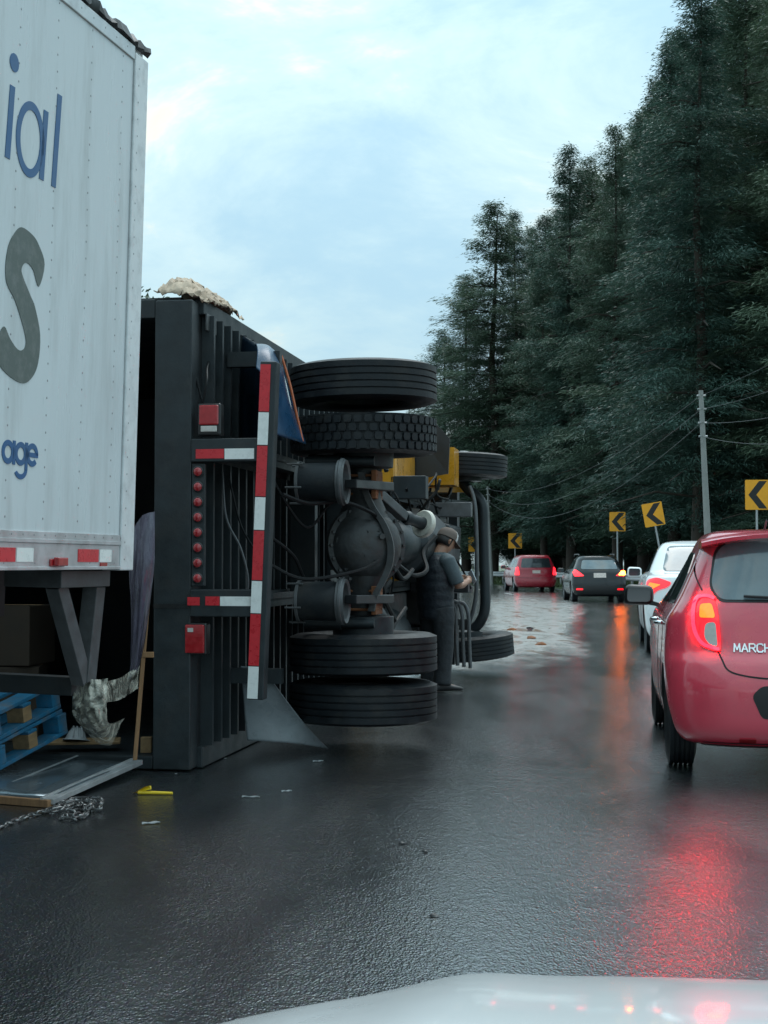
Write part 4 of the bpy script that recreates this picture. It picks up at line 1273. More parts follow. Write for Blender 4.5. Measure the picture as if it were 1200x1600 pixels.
def stroke_text(word, x0, z0, h, bvh, parent, adv=.8, st=.17):
    G = {'M': [[(0, 0), (.08, 1), (.5, .25), (.92, 1), (1, 0)]], 'A': [[(0, 0), (.5, 1), (1, 0)], [(.2, .33), (.8, .33)]],
         'R': [[(0, 0), (0, 1), (.75, 1), (.95, .85), (.95, .62), (.75, .48), (0, .48)], [(.5, .48), (1, 0)]],
         'C': [[(1, .82), (.8, 1), (.25, 1), (0, .8), (0, .2), (.25, 0), (.8, 0), (1, .18)]], 'H': [[(0, 0), (0, 1)], [(1, 0), (1, 1)], [(0, .5), (1, .5)]]}
    x = x0
    for ch in word:
        m_all = MB()
        wdt = h * .74
        for pl in G[ch]:
            for (a, b), (c, d) in zip(pl, pl[1:]):
                p, q = Vector((x + a * wdt, z0 + b * h, 0)), Vector((x + c * wdt, z0 + d * h, 0))
                t = (q - p).normalized(); n = Vector((-t.y, t.x, 0)) * h * st / 2; p -= t * h * st * .3; q += t * h * st * .3
                quad = []
                for v in (p + n, q + n, q - n, p - n):
                    hh = bvh.ray_cast(Vector((v.x, -8, v.y)), Vector((0, 1, 0)))[0]
                    quad.append(hh)
                m_all.add([v + Vector((0, -.010, 0)) for v in quad] + [v for v in quad], [(0, 1, 2, 3), (0, 4, 5, 1), (1, 5, 6, 2), (2, 6, 7, 3), (3, 7, 4, 0)])
        m_all.build('badge_letter', M['chrome'], parent)
        x += wdt + h * .21

# --- near red hatchback
H = thing('red_hatchback', 'wet red hatchback with its tail light lit, nearest on the right', 'car', (2.555, 8.90, 0), (0, 0, -R(8.3)))
hs = [(.17, .16, 3.55, .70, .5), (.20, .08, 3.66, .76, .5), (.28, .02, 3.74, .80, .5), (.42, 0, 3.78, .828, .5), (.56, .0, 3.78, .834, .5), (.68, .03, 3.76, .834, .5), (.76, .085, 3.70, .832, .5), (.86, .105, 3.52, .826, .5), (.95, .12, 3.20, .812, .5),
      (1.03, .14, 2.84, .765, .48), (1.10, .17, 2.62, .725, .46), (1.22, .22, 2.36, .668, .44), (1.34, .27, 2.12, .615, .42), (1.42, .30, 1.98, .582, .42), (1.475, .31, 1.88, .55, .45), (1.505, .40, 1.76, .51, .5), (1.522, .62, 1.62, .42, .5), (1.53, .9, 1.4, .2, .4)]
HB, hv = car_body(hs, H, M['paint_red'], (.64, 3.08), .30, .834)
car_wheels(H, (.64, 3.08), .815, .30, .185)
# rear glass, spoiler, lamps
rg = rnd([(-.50, 1.075), (.50, 1.075), (.545, 1.16), (.50, 1.39), (.38, 1.455), (-.38, 1.455), (-.50, 1.39), (-.545, 1.16)], .09)
fr = rnd([(-.51, 1.06), (.51, 1.06), (.56, 1.155), (.515, 1.405), (.39, 1.47), (-.39, 1.47), (-.515, 1.405), (-.56, 1.155)], .10)
fro = decal('rear_window_frame', hv, fr, 'rear', M['trim'], H, .003)
decal('rear_window', hv, rg, 'rear', M['glass_pale'], H, .007)
sp = MB()
rs_ = []
for i in range(21):
    x = -.60 + 1.2 * i / 20
    e = abs(x) / .60
    yb = .17 + .16 * e ** 3; zt = 1.500 - .055 * e ** 2.5
    rs_.append([(x, yb + .30, zt - .012), (x, yb + .10, zt + .010), (x, yb, zt - .012), (x, yb + .005, zt - .035), (x, yb + .12, zt - .05), (x, yb + .30, zt - .05)])
sp.rings(rs_); sp.build('spoiler', M['paint_red'], H, 40)
LX = lambda x: -.583 + (x * .83 - .018 + .583) * .84
LZ = lambda z: .925 + (z - .925) * .90
def lamp_set(sx):
    P = lambda pl: [(x * sx, z) for x, z in (pl if sx > 0 else pl)]
    base = rnd([(-.800, .90), (-.790, 1.03), (-.74, 1.115), (-.665, 1.125), (-.60, 1.09), (-.575, .98), (-.560, .80), (-.565, .735), (-.64, .745), (-.735, .775)], .05)
    hs_ = decal('tail_lamp', hv, [(-LX(x) * sx, LZ(z)) for x, z in base], 'rear', M['lamp_red'], H, .014, .03, label='lit red tail lamp' if sx > 0 else None)
    hs_.scale = (1, 1, 1)
    ring = [(LX(x), LZ(z)) for x, z in ((-.60, 1.095), (-.66, 1.112), (-.735, 1.10), (-.775, 1.03), (-.782, .92), (-.755, .84), (-.70, .785), (-.60, .757), (-.575, .756))]
    seam(hv, [(-x * sx, z) for x, z in ring], 'rear', hs_, .022, M['lamp_brake'], .020, 'brake_lens')
    am = rnd([(-.735, .965), (-.72, 1.055), (-.625, 1.062), (-.60, .965)], .025)
    decal('indicator_lens', hv, [(-LX(x) * sx, LZ(z)) for x, z in am], 'rear', M['lamp_amber'], hs_, .020, .03)
    cl_ = rnd([(-.685, .93), (-.70, .84), (-.66, .785), (-.585, .765), (-.60, .94)], .03)
    decal('reverse_lens', hv, [(-LX(x) * sx, LZ(z)) for x, z in cl_], 'rear', M['lens_clear'], hs_, .020, .03)
lamp_set(-1); lamp_set(1)
seam(hv, [(-.520, .762), (-.50, .715), (-.47, .655), (-.40, .625), (-.25, .605), (0, .60), (.25, .605), (.40, .625), (.47, .655), (.50, .715), (.520, .762)], 'rear', H, .010)
seam(hv, [(-.60, 1.13), (-.635, 1.25), (-.60, 1.40)], 'rear', H, .007)
seam(hv, [(.60, 1.13), (.635, 1.25), (.60, 1.40)], 'rear', H, .007)
decal('plate_recess', hv, rnd([(-.27, .36), (.27, .36), (.33, .50), (.27, .56), (-.27, .56), (-.33, .50)], .03), 'rear', M['trim'], H, .003)
pl_ = decal('number_plate', hv, rnd([(-.15, .385), (.15, .385), (.15, .53), (-.15, .53)], .012), 'rear', M['plate'], H, .010)
decal('bumper_reflector', hv, rnd([(-.40, .212), (-.30, .212), (-.30, .236), (-.40, .236)], .006), 'rear', M['lens_red'], H, .008)
decal('bumper_valance', hv, rnd([(-.62, .172), (.62, .172), (.60, .205), (-.60, .205)], .01), 'rear', M['trim'], H, .004)
stroke_text('MARCH', -.425, .762, .048, hv, H)
for side in ('left', 'right'):
    decal('side_window', hv, rnd([(.62, 1.04), (1.40, 1.03), (1.44, 1.38), (.95, 1.37), (.72, 1.22)], .05), side, M['glass'], H, .005)
    decal('side_window', hv, rnd([(1.48, 1.03), (2.45, 1.02), (2.05, 1.36), (1.52, 1.38)], .04), side, M['glass'], H, .005)
    seam(hv, [(.95, .98), (.80, .80), (1.02, .62), (1.08, .40)], side, H, .006)
    seam(hv, [(1.46, 1.02), (1.46, .7), (1.46, .32)], side, H, .006)
    for hy in (1.05, 1.72):
        sx = -1 if side == 'left' else 1
        hp = hv.ray_cast(Vector((sx * 8, hy + .08, .90)), Vector((-sx, 0, 0)))[0]
        MB().tube(cat_spline([hp + Vector((0, -.08, 0)), hp + Vector((sx * .035, -.05, 0)), hp + Vector((sx * .04, .04, 0)), hp + Vector((0, .08, 0))], 5), .013, 8).build('door_handle', M['chrome'], H, 50)
mirror(H, -.94, 2.38, 1.06, -1, M['plastic_black'], 1.05)
mirror(H, .94, 2.38, 1.06, 1, M['plastic_black'], 1.05)
decal('windscreen', hv, rnd([(-.58, 1.08), (.58, 1.08), (.50, 1.44), (-.50, 1.44)], .06), 'front', M['glass'], H, .005)
MB().tube(cat_spline([(.02, .14, 1.06), (-.10, .135, 1.085), (-.36, .15, 1.10)], 6), .009, 6).build('wiper', M['trim'], H, 50)
MB().tube([(-.18, .62, 1.52), (-.18, .50, 1.58)], .006, 6).build('antenna', M['trim'], H)

# --- white sedan
p = Vector((4.62, 20.8, 0))
S_ = thing('white_sedan', 'white sedan with a lit tail light, in front of the red hatchback', 'car', p, (0, 0, -R(8.0)))
S_.scale = (1.07, 1.05, 1.12)
ss = [(.18, .18, 4.2, .70, .5), (.22, .08, 4.34, .78, .5), (.32, .0, 4.42, .83, .5), (.50, 0, 4.45, .85, .5), (.66, .03, 4.42, .855, .5), (.78, .06, 4.30, .85, .5), (.88, .09, 4.0, .845, .5), (.96, .12, 3.55, .83, .5), (1.01, .20, 3.25, .80, .5),
      (1.05, .62, 3.08, .765, .4), (1.12, .76, 2.92, .735, .4), (1.24, .94, 2.66, .68, .42), (1.34, 1.10, 2.42, .63, .42), (1.41, 1.26, 2.24, .58, .45), (1.45, 1.45, 2.1, .52, .4), (1.47, 1.6, 2.0, .38, .3), (1.475, 1.7, 1.9, .2, .1)]
SB, sv = car_body(ss, S_, M['paint_white'], (.95, 3.50), .31, .855)
car_wheels(S_, (.95, 3.50), .835, .31, .195)
decal('rear_window', sv, rnd([(-.60, 1.065), (.60, 1.065), (.50, 1.40), (-.50, 1.40)], .07), 'rear', M['glass_pale'], S_, .006)
for s in (-1, 1):
    tl = decal('tail_lamp', sv, [(x * s, z) for x, z in rnd([(.50, .92), (.70, .985), (.815, .95), (.85, .74), (.80, .70), (.70, .82), (.56, .86)], .04)], 'rear', M['lamp_red'], S_, .012, .04)
    decal('indicator_lens', sv, [(x * s, z) for x, z in rnd([(.64, .89), (.78, .92), (.82, .78), (.72, .85)], .02)], 'rear', M['lamp_amber'], tl, .018, .04)
    side = 'left' if s < 0 else 'right'
    decal('side_window', sv, rnd([(1.18, 1.05), (2.02, 1.04), (2.02, 1.36), (1.52, 1.36)], .05), side, M['glass'], S_, .005)
    decal('side_window', sv, rnd([(2.10, 1.04), (3.05, 1.02), (2.42, 1.36), (2.10, 1.37)], .05), side, M['glass'], S_, .005)
    seam(sv, [(2.06, 1.03), (2.06, .7), (2.06, .32)], side, S_, .007)
    mirror(S_, s * .92, 2.80, 1.04, s, M['paint_white'])
    decal('fog_recess', sv, [(x * s, z) for x, z in rnd([(.60, .42), (.80, .48), (.78, .36)], .03)], 'rear', M['trim'], S_, .004)
seam(sv, [(-.80, .64), (-.5, .61), (0, .60), (.5, .61), (.80, .64)], 'rear', S_, .008)
decal('number_plate', sv, rnd([(-.15, .68), (.15, .68), (.15, .83), (-.15, .83)], .01), 'rear', M['plate'], S_, .01)
decal('windscreen', sv, rnd([(-.58, 1.08), (.58, 1.08), (.50, 1.40), (-.50, 1.40)], .06), 'front', M['glass'], S_, .005)

# --- black crossover
K = thing('black_crossover', 'black crossover with an amber light flashing, ahead in the curve', 'car', (7.28, 49.6, 0), (0, 0, -R(1.2)))
K.scale = (1.04, 1.0, .99)
ks = [(.20, .20, 4.0, .72, .5), (.26, .08, 4.15, .80, .5), (.40, .0, 4.25, .86, .5), (.60, 0, 4.28, .885, .5), (.78, .05, 4.25, .885, .5), (.92, .09, 4.05, .875, .5), (1.02, .12, 3.6, .86, .5), (1.10, .18, 3.2, .82, .45), (1.25, .32, 2.85, .745, .42), (1.40, .47, 2.5, .68, .42), (1.50, .54, 2.3, .63, .45), (1.57, .62, 2.1, .56, .5), (1.60, .9, 1.9, .45, .4), (1.61, 1.1, 1.7, .2, .2)]
KB, kv = car_body(ks, K, M['paint_black'], (.80, 3.45), .34, .885)
car_wheels(K, (.80, 3.45), .865, .34, .21)
decal('rear_window', kv, rnd([(-.60, 1.13), (.60, 1.13), (.52, 1.44), (-.52, 1.44)], .07), 'rear', M['glass_pale'], K, .006)
for s in (-1, 1):
    tl = decal('tail_lamp', kv, [(x * s, z) for x, z in rnd([(.50, .90), (.80, .88), (.86, 1.08), (.76, 1.12), (.62, 1.0)], .04)], 'rear', M['lamp_red_hot'] if s < 0 else M['lamp_red'], K, .012, .05)
    if s > 0: decal('indicator_lens', kv, rnd([(.60, .93), (.83, .93), (.84, 1.07), (.70, 1.06)], .02), 'rear', M['lamp_amber_hot'], tl, .02, .05)
    decal('bumper_reflector', kv, [(x * s, z) for x, z in rnd([(.55, .42), (.76, .42), (.76, .48), (.55, .48)], .02)], 'rear', M['lamp_red'], K, .01)  # reflector is no lamp; its red shine is emission added in the material
    side = 'left' if s < 0 else 'right'
    decal('side_window', kv, rnd([(.75, 1.14), (1.60, 1.13), (1.62, 1.46), (1.0, 1.45)], .05), side, M['glass'], K, .005)
    decal('side_window', kv, rnd([(1.70, 1.13), (2.9, 1.12), (2.35, 1.46), (1.70, 1.47)], .05), side, M['glass'], K, .005)
    mirror(K, s * 1.0, 2.75, 1.08, s, M['plastic_black'], 1.1)
    MB().tube([(s * .58, 1.0, 1.60), (s * .58, 1.05, 1.645), (s * .60, 2.2, 1.645), (s * .60, 2.3, 1.58)], .016, 6).build('roof_rail', M['steel_grey'], K, 50)
decal('number_plate', kv, rnd([(-.20, .84), (.20, .84), (.20, 1.0), (-.20, 1.0)], .01), 'rear', M['plate'], K, .01)
decal('bumper_valance', kv, rnd([(-.82, .24), (.82, .24), (.84, .56), (-.84, .56)], .03), 'rear', M['trim'], K, .004)

# --- far red minivan
Vn = thing('red_minivan', 'red minivan with both tail lights lit, farthest car in the curve', 'car', (7.10, 68.5, 0), (0, 0, R(3.0)))
Vn.scale = (1.02, 1, 1.0)
vs_ = [(.20, .20, 4.6, .78, .5), (.26, .06, 4.75, .88, .5), (.42, 0, 4.85, .95, .5), (.62, .02, 4.88, .97, .5), (.82, .07, 4.82, .97, .5), (.95, .09, 4.55, .96, .5), (1.05, .10, 4.1, .94, .5), (1.15, .13, 3.8, .90, .45), (1.32, .19, 3.45, .83, .42), (1.50, .26, 3.1, .765, .42), (1.62, .31, 2.85, .71, .45), (1.69, .40, 2.7, .64, .5), (1.72, .7, 2.4, .5, .4), (1.73, 1.0, 2.1, .2, .2)]
VB, vv = car_body(vs_, Vn, M['paint_van'], (.95, 3.95), .33, .97)
car_wheels(Vn, (.95, 3.95), .95, .33, .21)
decal('rear_window', vv, rnd([(-.70, 1.12), (.70, 1.12), (.62, 1.56), (-.62, 1.56)], .08), 'rear', M['glass'], Vn, .006)
for s in (-1, 1):
    decal('tail_lamp', vv, [(x * s, z) for x, z in rnd([(.76, .78), (.95, .78), (.90, 1.12), (.80, 1.16)], .04)], 'rear', M['lamp_red_hot'], Vn, .012, .05)
    side = 'left' if s < 0 else 'right'
    decal('side_window', vv, rnd([(.55, 1.16), (1.45, 1.15), (1.45, 1.55), (.75, 1.55)], .05), side, M['glass_pale'], Vn, .005)
    decal('side_window', vv, rnd([(1.55, 1.15), (2.5, 1.15), (2.5, 1.55), (1.55, 1.55)], .05), side, M['glass_pale'], Vn, .005)
    decal('side_window', vv, rnd([(2.6, 1.15), (3.6, 1.15), (2.95, 1.55), (2.6, 1.55)], .05), side, M['glass_pale'], Vn, .005)
    mirror(Vn, s * 1.08, 3.4, 1.15, s, M['paint_van'], 1.1)
decal('number_plate', vv, rnd([(-.18, .86), (.18, .86), (.18, 1.0), (-.18, 1.0)], .01), 'rear', M['plate'], Vn, .01)
seam(vv, [(-.85, .66), (0, .64), (.85, .66)], 'rear', Vn, .014)

# --- front of the white car the picture is taken from
OW = thing('white_car_front', 'white car bonnet at the bottom edge of the picture', 'car', (.26, 0, 0), (0, 0, -R(8.5)))
def bonnet_z(x, v):
    ks = [(.75, .945), (1.0, .915), (1.3, .890), (1.55, .852), (1.75, .812), (1.92, .765), (2.05, .705), (2.12, .64)]
    z = np.interp(v, [k[0] for k in ks], [k[1] for k in ks])
    return z
bz = cat_spline([Vector(k + (0,)) for k in [(.75, .945), (1.0, .917), (1.3, .888), (1.55, .852), (1.75, .812), (1.92, .762), (2.04, .70), (2.10, .62)]], 5)
hood = MB(); rows = []
for i, q in enumerate(bz):
    v, z = q.x, q.y
    row = []
    for k in range(41):
        x = -.80 + 1.6 * k / 40
        e = abs(x)
        drop = .30 * max(0, e - .34) ** 2 * (1 + .6 * (v > 1.6)) + (3.2 * max(0, e - .66) ** 2)
        crease = .008 * math.exp(-((e - .42) / .05) ** 2)
        vv_ = v - .22 * (e / .8) ** 2.4 * max(0, (v - .75) / 1.35)
        row.append((x, vv_, z - drop + crease))
    rows.append(row)
hood.rings(rows, False, False)
o = hood.build('bonnet', M['paint_white'], OW, 60)
o.modifiers.new('s', 'SUBSURF').render_levels = 1
o.modifiers['s'].levels = 1
for sx in (-1, 1):
    m = MB(); rr_ = []
    for v in (.3, .75, 1.2, 1.6, 1.9, 2.02):
        k = max(0, (v - 1.2) / .9) ** 2
        xo = .805 - .16 * k
        zt = np.interp(v, [.3, .75, 1.2, 1.6, 1.9, 2.02], [.85, .82, .78, .72, .60, .50])
        rr_.append([(sx * (xo - .02), v - .05, zt), (sx * (xo + .05), v - .02, zt - .06), (sx * (xo + .08), v, zt - .22), (sx * (xo + .07), v, .30)])
    m.rings(rr_, False, False); m.build('fender', M['paint_white'], OW, 60)
m = MB()
rr_ = []
for i in range(21):
    x = -.84 + 1.68 * i / 20; e = abs(x) / .84
    y = 2.16 - .42 * e ** 3
    rr_.append([(x, y - .10, .60), (x, y, .55), (x, y + .03, .40), (x, y - .01, .25), (x, y - .1, .20)])
m.rings(rr_, False, False); m.build('front_bumper', M['paint_white'], OW, 60)
t_, r_ = car_tyre(.31, .2), car_rim(.31, .2)
for sx in (-1, 1):
    o = put('tyre', t_, OW, loc=(sx * .76, 1.30, .31), rot=(0, R(90) * sx, 0)); put('rim', r_, o)
MB().box((0, .55, .55), (1.5, .4, .6)).build('firewall', M['trim'], OW)
# ------------------------------------------------------------------ the man with the phone
M['skin'] = pm('skin', (.30, .155, .10), .5, 0, .12, 20)
M['vest'] = pm('vest', (.009, .013, .019), .6, 0, .3, 12, .012, 22)
M['shirt'] = pm('shirt', (.065, .085, .095), .8, 0, .2, 14, .003, 40)
M['jeans'] = pm('jeans', (.020, .023, .027), .8, 0, .35, 12, .015, 16)
M['boots'] = pm('boots', (.014, .014, .015), .5, 0, .3, 20)
M['cap'] = pm('cap', (.13, .10, .085), .8, 0, .15, 20)
M['cap_white'] = pm('cap_white', (.55, .54, .53), .7, 0, .1, 20)
M['hair'] = pm('hair', (.012, .010, .009), .6)
M['phone'] = pm('phone', (.30, .33, .36), .2, .3)
PE = thing('person', 'man in a cap and dark vest looking down at his phone beside the overturned truck', 'person', (.535, 15.15, 0), (0, 0, R(32)))
PE.scale = (1.08, 1.08, 1.0)
# local: faces +x, his right hand side towards the camera (-y)
def ell(m, rows, n=20):
    """rows of (cx, cy, z, rx, ry)"""
    m.rings([[(cx + rx * math.cos(a), cy + ry * math.sin(a), z) for a in [2 * math.pi * k / n for k in range(n)]] for cx, cy, z, rx, ry in rows])
def solid(m, name, mat, parent, vox, sm=4):
    o = m.build(name, mat, parent)
    r = o.modifiers.new('r', 'REMESH'); r.mode = 'VOXEL'; r.voxel_size = vox; r.use_smooth_shade = True
    s = o.modifiers.new('s', 'SMOOTH'); s.iterations = sm; s.factor = .5
    real(o)
    o.data.polygons.foreach_set('use_smooth', [True] * len(o.data.polygons))
    return o
SH_R, EL_R, WR_R = Vector((-.005, -.20, 1.335)), Vector((.085, -.255, 1.075)), Vector((.285, -.10, 1.115))
SH_L, EL_L, WR_L = Vector((-.005, .20, 1.335)), Vector((.085, .25, 1.08)), Vector((.285, .07, 1.125))
b = MB()
# head (bent forward), neck, torso core, hips, legs
hd = Vector((.115, 0, 1.530))
Mh = Matrix.Translation(hd) @ Euler((0, R(28), 0)).to_matrix().to_4x4()
rows = [(-.115, .030, .045, .012), (-.10, .045, .055, .02), (-.06, .072, .066, .012), (-.01, .088, .073, .004), (.04, .095, .077, -.004), (.08, .088, .074, -.008), (.11, .062, .056, -.01), (.125, .02, .02, -.01)]
b.rings([[Mh @ Vector((off + rx * math.cos(a), ry * math.sin(a), z)) for a in [2 * math.pi * k / 20 for k in range(20)]] for z, rx, ry, off in rows])
b.tube([Mh @ Vector((.085, 0, .02)), Mh @ Vector((.108, 0, -.02)), Mh @ Vector((.085, 0, -.035))], [.010, .017, .010], 8)      # nose
b.tube([Mh @ Vector((.07, -.025, -.066)), Mh @ Vector((.09, 0, -.062)), Mh @ Vector((.07, .025, -.066))], .009, 6)           # lips
b.tube([Mh @ Vector((.072, -.03, .028)), Mh @ Vector((.082, -.012, .03)), Mh @ Vector((.082, .012, .03)), Mh @ Vector((.072, .03, .028))], .009, 6)   # brow
for s in (-1, 1):
    b.tube([Mh @ Vector((-.005, s * .072, .02)), Mh @ Vector((-.015, s * .084, 0)), Mh @ Vector((-.005, s * .072, -.03))], [.012, .015, .010], 8)     # ears
b.tube([(.0, 0, 1.32), (.035, 0, 1.40), (.075, 0, 1.47)], [.07, .062, .06], 14)
ell(b, [(.0, 0, .80, .10, .14), (.0, 0, .95, .11, .15), (-.01, 0, 1.15, .11, .17), (-.01, 0, 1.30, .10, .18), (.0, 0, 1.37, .07, .10)])
for s, hip, kn, an in ((-1, (.0, -.09, .84), (.03, -.10, .46), (-.01, -.10, .09)), (1, (.0, .09, .84), (.035, .11, .46), (.0, .13, .09))):
    b.tube([hip, tuple((Vector(hip) + Vector(kn)) / 2), kn, tuple((Vector(kn) * .55 + Vector(an) * .45)), an], [.085, .075, .055, .055, .038], 14)
    b.tube([an, (an[0] + .05, an[1], .05), (an[0] + .15, an[1] + s * .02, .035)], [.04, .035, .025], 10)
for sh, el, wr in ((SH_R, EL_R, WR_R), (SH_L, EL_L, WR_L)):
    b.tube([sh, sh.lerp(el, .5), el, el.lerp(wr, .35), wr], [.056, .05, .042, .044, .029], 14)
    sgn = -1 if sh.y < 0 else 1
    fw = (wr - el).normalized()
    palm = wr + fw * .075
    side = Vector((0, 0, 1))
    inn = fw.cross(side) * (1 if sgn < 0 else -1)          # towards the other hand
    inn = Vector((0, -sgn, 0)) * .8 + Vector((.4, 0, 0)); inn.normalize()
    b.tube([wr, wr + fw * .04, palm], [.028, .036, .034], 10)
    for k in range(4):
        base = palm + side * (.027 - .018 * k)
        ln = (.070, .078, .072, .056)[k]
        d1 = (fw * .9 + inn * .35).normalized(); d2 = (fw * .35 + inn * .95).normalized(); d3 = (inn * .9 - fw * .35).normalized()
        b.tube([base - fw * .02, base + d1 * ln * .45, base + d1 * ln * .45 + d2 * ln * .35, base + d1 * ln * .45 + d2 * ln * .35 + d3 * ln * .25], [.0105, .0098, .0088, .0075], 8)
    tb = wr + fw * .035 + side * .022
    b.tube([tb, tb + (side * .8 + inn * .5 + fw * .3).normalized() * .035, tb + (side * .8 + inn * .5 + fw * .3).normalized() * .035 + (fw * .8 + inn * .6).normalized() * .032], [.013, .011, .009], 8)
solid(b, 'body', M['skin'], PE, .0065, 3)
# hair under the cap
b = MB(); b.rings([[Mh @ Vector((-.012 + rx * math.cos(a), ry * math.sin(a), z)) for a in [R(70) + R(220) * k / 20 for k in range(21)]] for z, rx, ry in ((-.055, .078, .072), (-.01, .094, .079), (.05, .099, .083))], False, False)
h_ = b.build('hair', M['hair'], PE, 60); s = h_.modifiers.new('t', 'SOLIDIFY'); s.thickness = .008
# cap: brown back, white front panel, peak
def dome(a0, a1, z0=.032, k=1.0):
    return [[Mh @ Vector((-.006 + rx * k * math.cos(a), ry * k * math.sin(a), z)) for a in [R(a0) + R(a1 - a0) * i / 24 for i in range(25)]] for z, rx, ry in ((z0, .108, .090), (.07, .108, .090), (.105, .096, .082), (.132, .068, .06), (.145, .03, .028), (.148, .004, .004))]
cp = MB().rings(dome(60, 300), False, False).build('cap', M['cap'], PE, 60)
MB().rings(dome(-60, 60), False, False).build('front_panel', M['cap_white'], cp, 60)
pk = MB(); rows = []
for i in range(9):
    x = i / 8
    rows.append([Mh @ Vector((.095 + .085 * x - .05 * (abs(y) / .085) ** 2, y * (1 - .15 * x), .036 - .025 * x - .12 * y * y / .085)) for y in [-.085 + .17 * k / 10 for k in range(11)]])
pk = pk.rings(rows, False, False).build('peak', M['cap'], cp, 60); s = pk.modifiers.new('t', 'SOLIDIFY'); s.thickness = .005
# shirt sleeves, padded vest, jeans, boots
b = MB()
for sh, el in ((SH_R, EL_R), (SH_L, EL_L)):
    b.tube([sh + Vector((0, (.05 if sh.y < 0 else -.05), .03)), sh, sh.lerp(el, .5), sh.lerp(el, .92)], [.06, .078, .072, .068], 16)
ell(b, [(.012, 0, 1.36, .085, .115), (.03, 0, 1.405, .074, .080), (.035, 0, 1.42, .070, .074)])
solid(b, 'shirt', M['shirt'], PE, .012, 3)
b = MB()
zs_ = [(.0, .735, .150, .195), (.0, .78, .152, .198)]
rows = []
for i in range(34):
    z = .735 + i * (1.395 - .735) / 33
    t = (z - .735) / .66
    rx = np.interp(t, [0, .2, .5, .75, .9, 1], [.155, .158, .165, .150, .122, .085])
    ry = np.interp(t, [0, .2, .5, .75, .9, 1], [.190, .192, .205, .205, .175, .115])
    puff = .007 * abs(math.sin(t * math.pi * 7))
    cx = np.interp(t, [0, .4, .8, 1], [.005, -.01, -.018, .012])
    rows.append((cx, 0, z, rx + puff, ry + puff))
ell(b, rows, 28)
solid(b, 'vest', M['vest'], PE, .012, 1)
b = MB()
for s, hip, kn, an in ((-1, (.0, -.095, .86), (.03, -.105, .46), (-.005, -.105, .07)), (1, (.0, .095, .86), (.035, .115, .46), (.005, .135, .07))):
    h_, k_, a_ = Vector(hip), Vector(kn), Vector(an)
    b.tube([h_, h_.lerp(k_, .3), h_.lerp(k_, .7), k_, k_.lerp(a_, .3), k_.lerp(a_, .6), k_.lerp(a_, .85), a_], [.118, .115, .095, .085, .082, .080, .086, .088], 18)
ell(b, [(.0, 0, .74, .13, .175), (.0, 0, .88, .135, .18), (.0, 0, .95, .12, .165)])
solid(b, 'jeans', M['jeans'], PE, .013, 3)
for y, x, s in ((-.105, -.005, -1), (.135, .005, 1)):
    b = MB(); rows = []
    for t, wd, h in ((-.09, .032, .05), (-.07, .042, .085), (-.02, .044, .10), (.04, .045, .085), (.10, .049, .062), (.16, .046, .05), (.195, .030, .036)):
        rows.append([(x + t, y + s * .02 * max(0, t) / .1 + wd * math.cos(a), .004 + h * .5 + h * .5 * math.sin(a) * (1 if math.sin(a) > 0 else 1)) for a in [2 * math.pi * k / 14 for k in range(14)]])
    b.rings(rows); b.build('boot', M['boots'], PE, 50)
ph = MB(); ph.box((0, 0, 0), (.075, .010, .15))
po = ph.build('phone', M['phone'], None, bevel=.004)
bpy.context.view_layer.update()
po.location = frame((.535, 15.15, 0), (0, 0, R(32))) @ Vector((.445, -.016, 1.165))
po.rotation_euler = (0, R(38), R(122))
tag(po, 'grey phone held up in the hands of the man in the vest', 'phone')

# ------------------------------------------------------------------ spilled things by the trailer
def plank(parent, c, size, mat, name='board', rot=None, bev=.003):
    return MB().box(c, size, rot).build(name, mat, parent, bevel=bev)
def pallet(loc, rot, label):
    t = thing('pallet', label, 'pallet', loc, rot, group='blue pallets under the trailer')
    L_, W_ = .82, 1.05              # y (visible long face), x to the left
    for k in range(5):
        plank(t, (-.09 - .215 * k, L_ / 2, .148), (.13, L_, .022), M['pallet_blue'], 'deck_board')
    for yy in (.05, L_ / 2, L_ - .05):
        plank(t, (-W_ / 2, yy, .127), (W_, .10, .018), M['pallet_blue'], 'stringer')
        for xx in (-.06, -W_ / 2, -W_ + .06):
            plank(t, (xx, yy, .072), (.115, .10, .09), M['pallet_blue' if (yy < .2 or yy > .6) else 'wood_pale'], 'block')
    for xx in (-.06, -W_ / 2, -W_ + .06):
        plank(t, (xx, L_ / 2, .014), (.12, L_, .024), M['pallet_blue'], 'bottom_board')
pr = Euler((R(9.5), R(-2), -R(17.7)))
pallet((-2.255, 8.66, .085), pr, 'lower blue wooden pallet, tilted on the metal sheet')
up = Matrix.Translation(Vector((-2.255, 8.66, .085))) @ pr.to_matrix().to_4x4() @ Vector((-.015, .01, .163))
pallet(up, Euler((R(9.5), R(-2), -R(16.2))), 'upper blue wooden pallet, stacked on the other one')

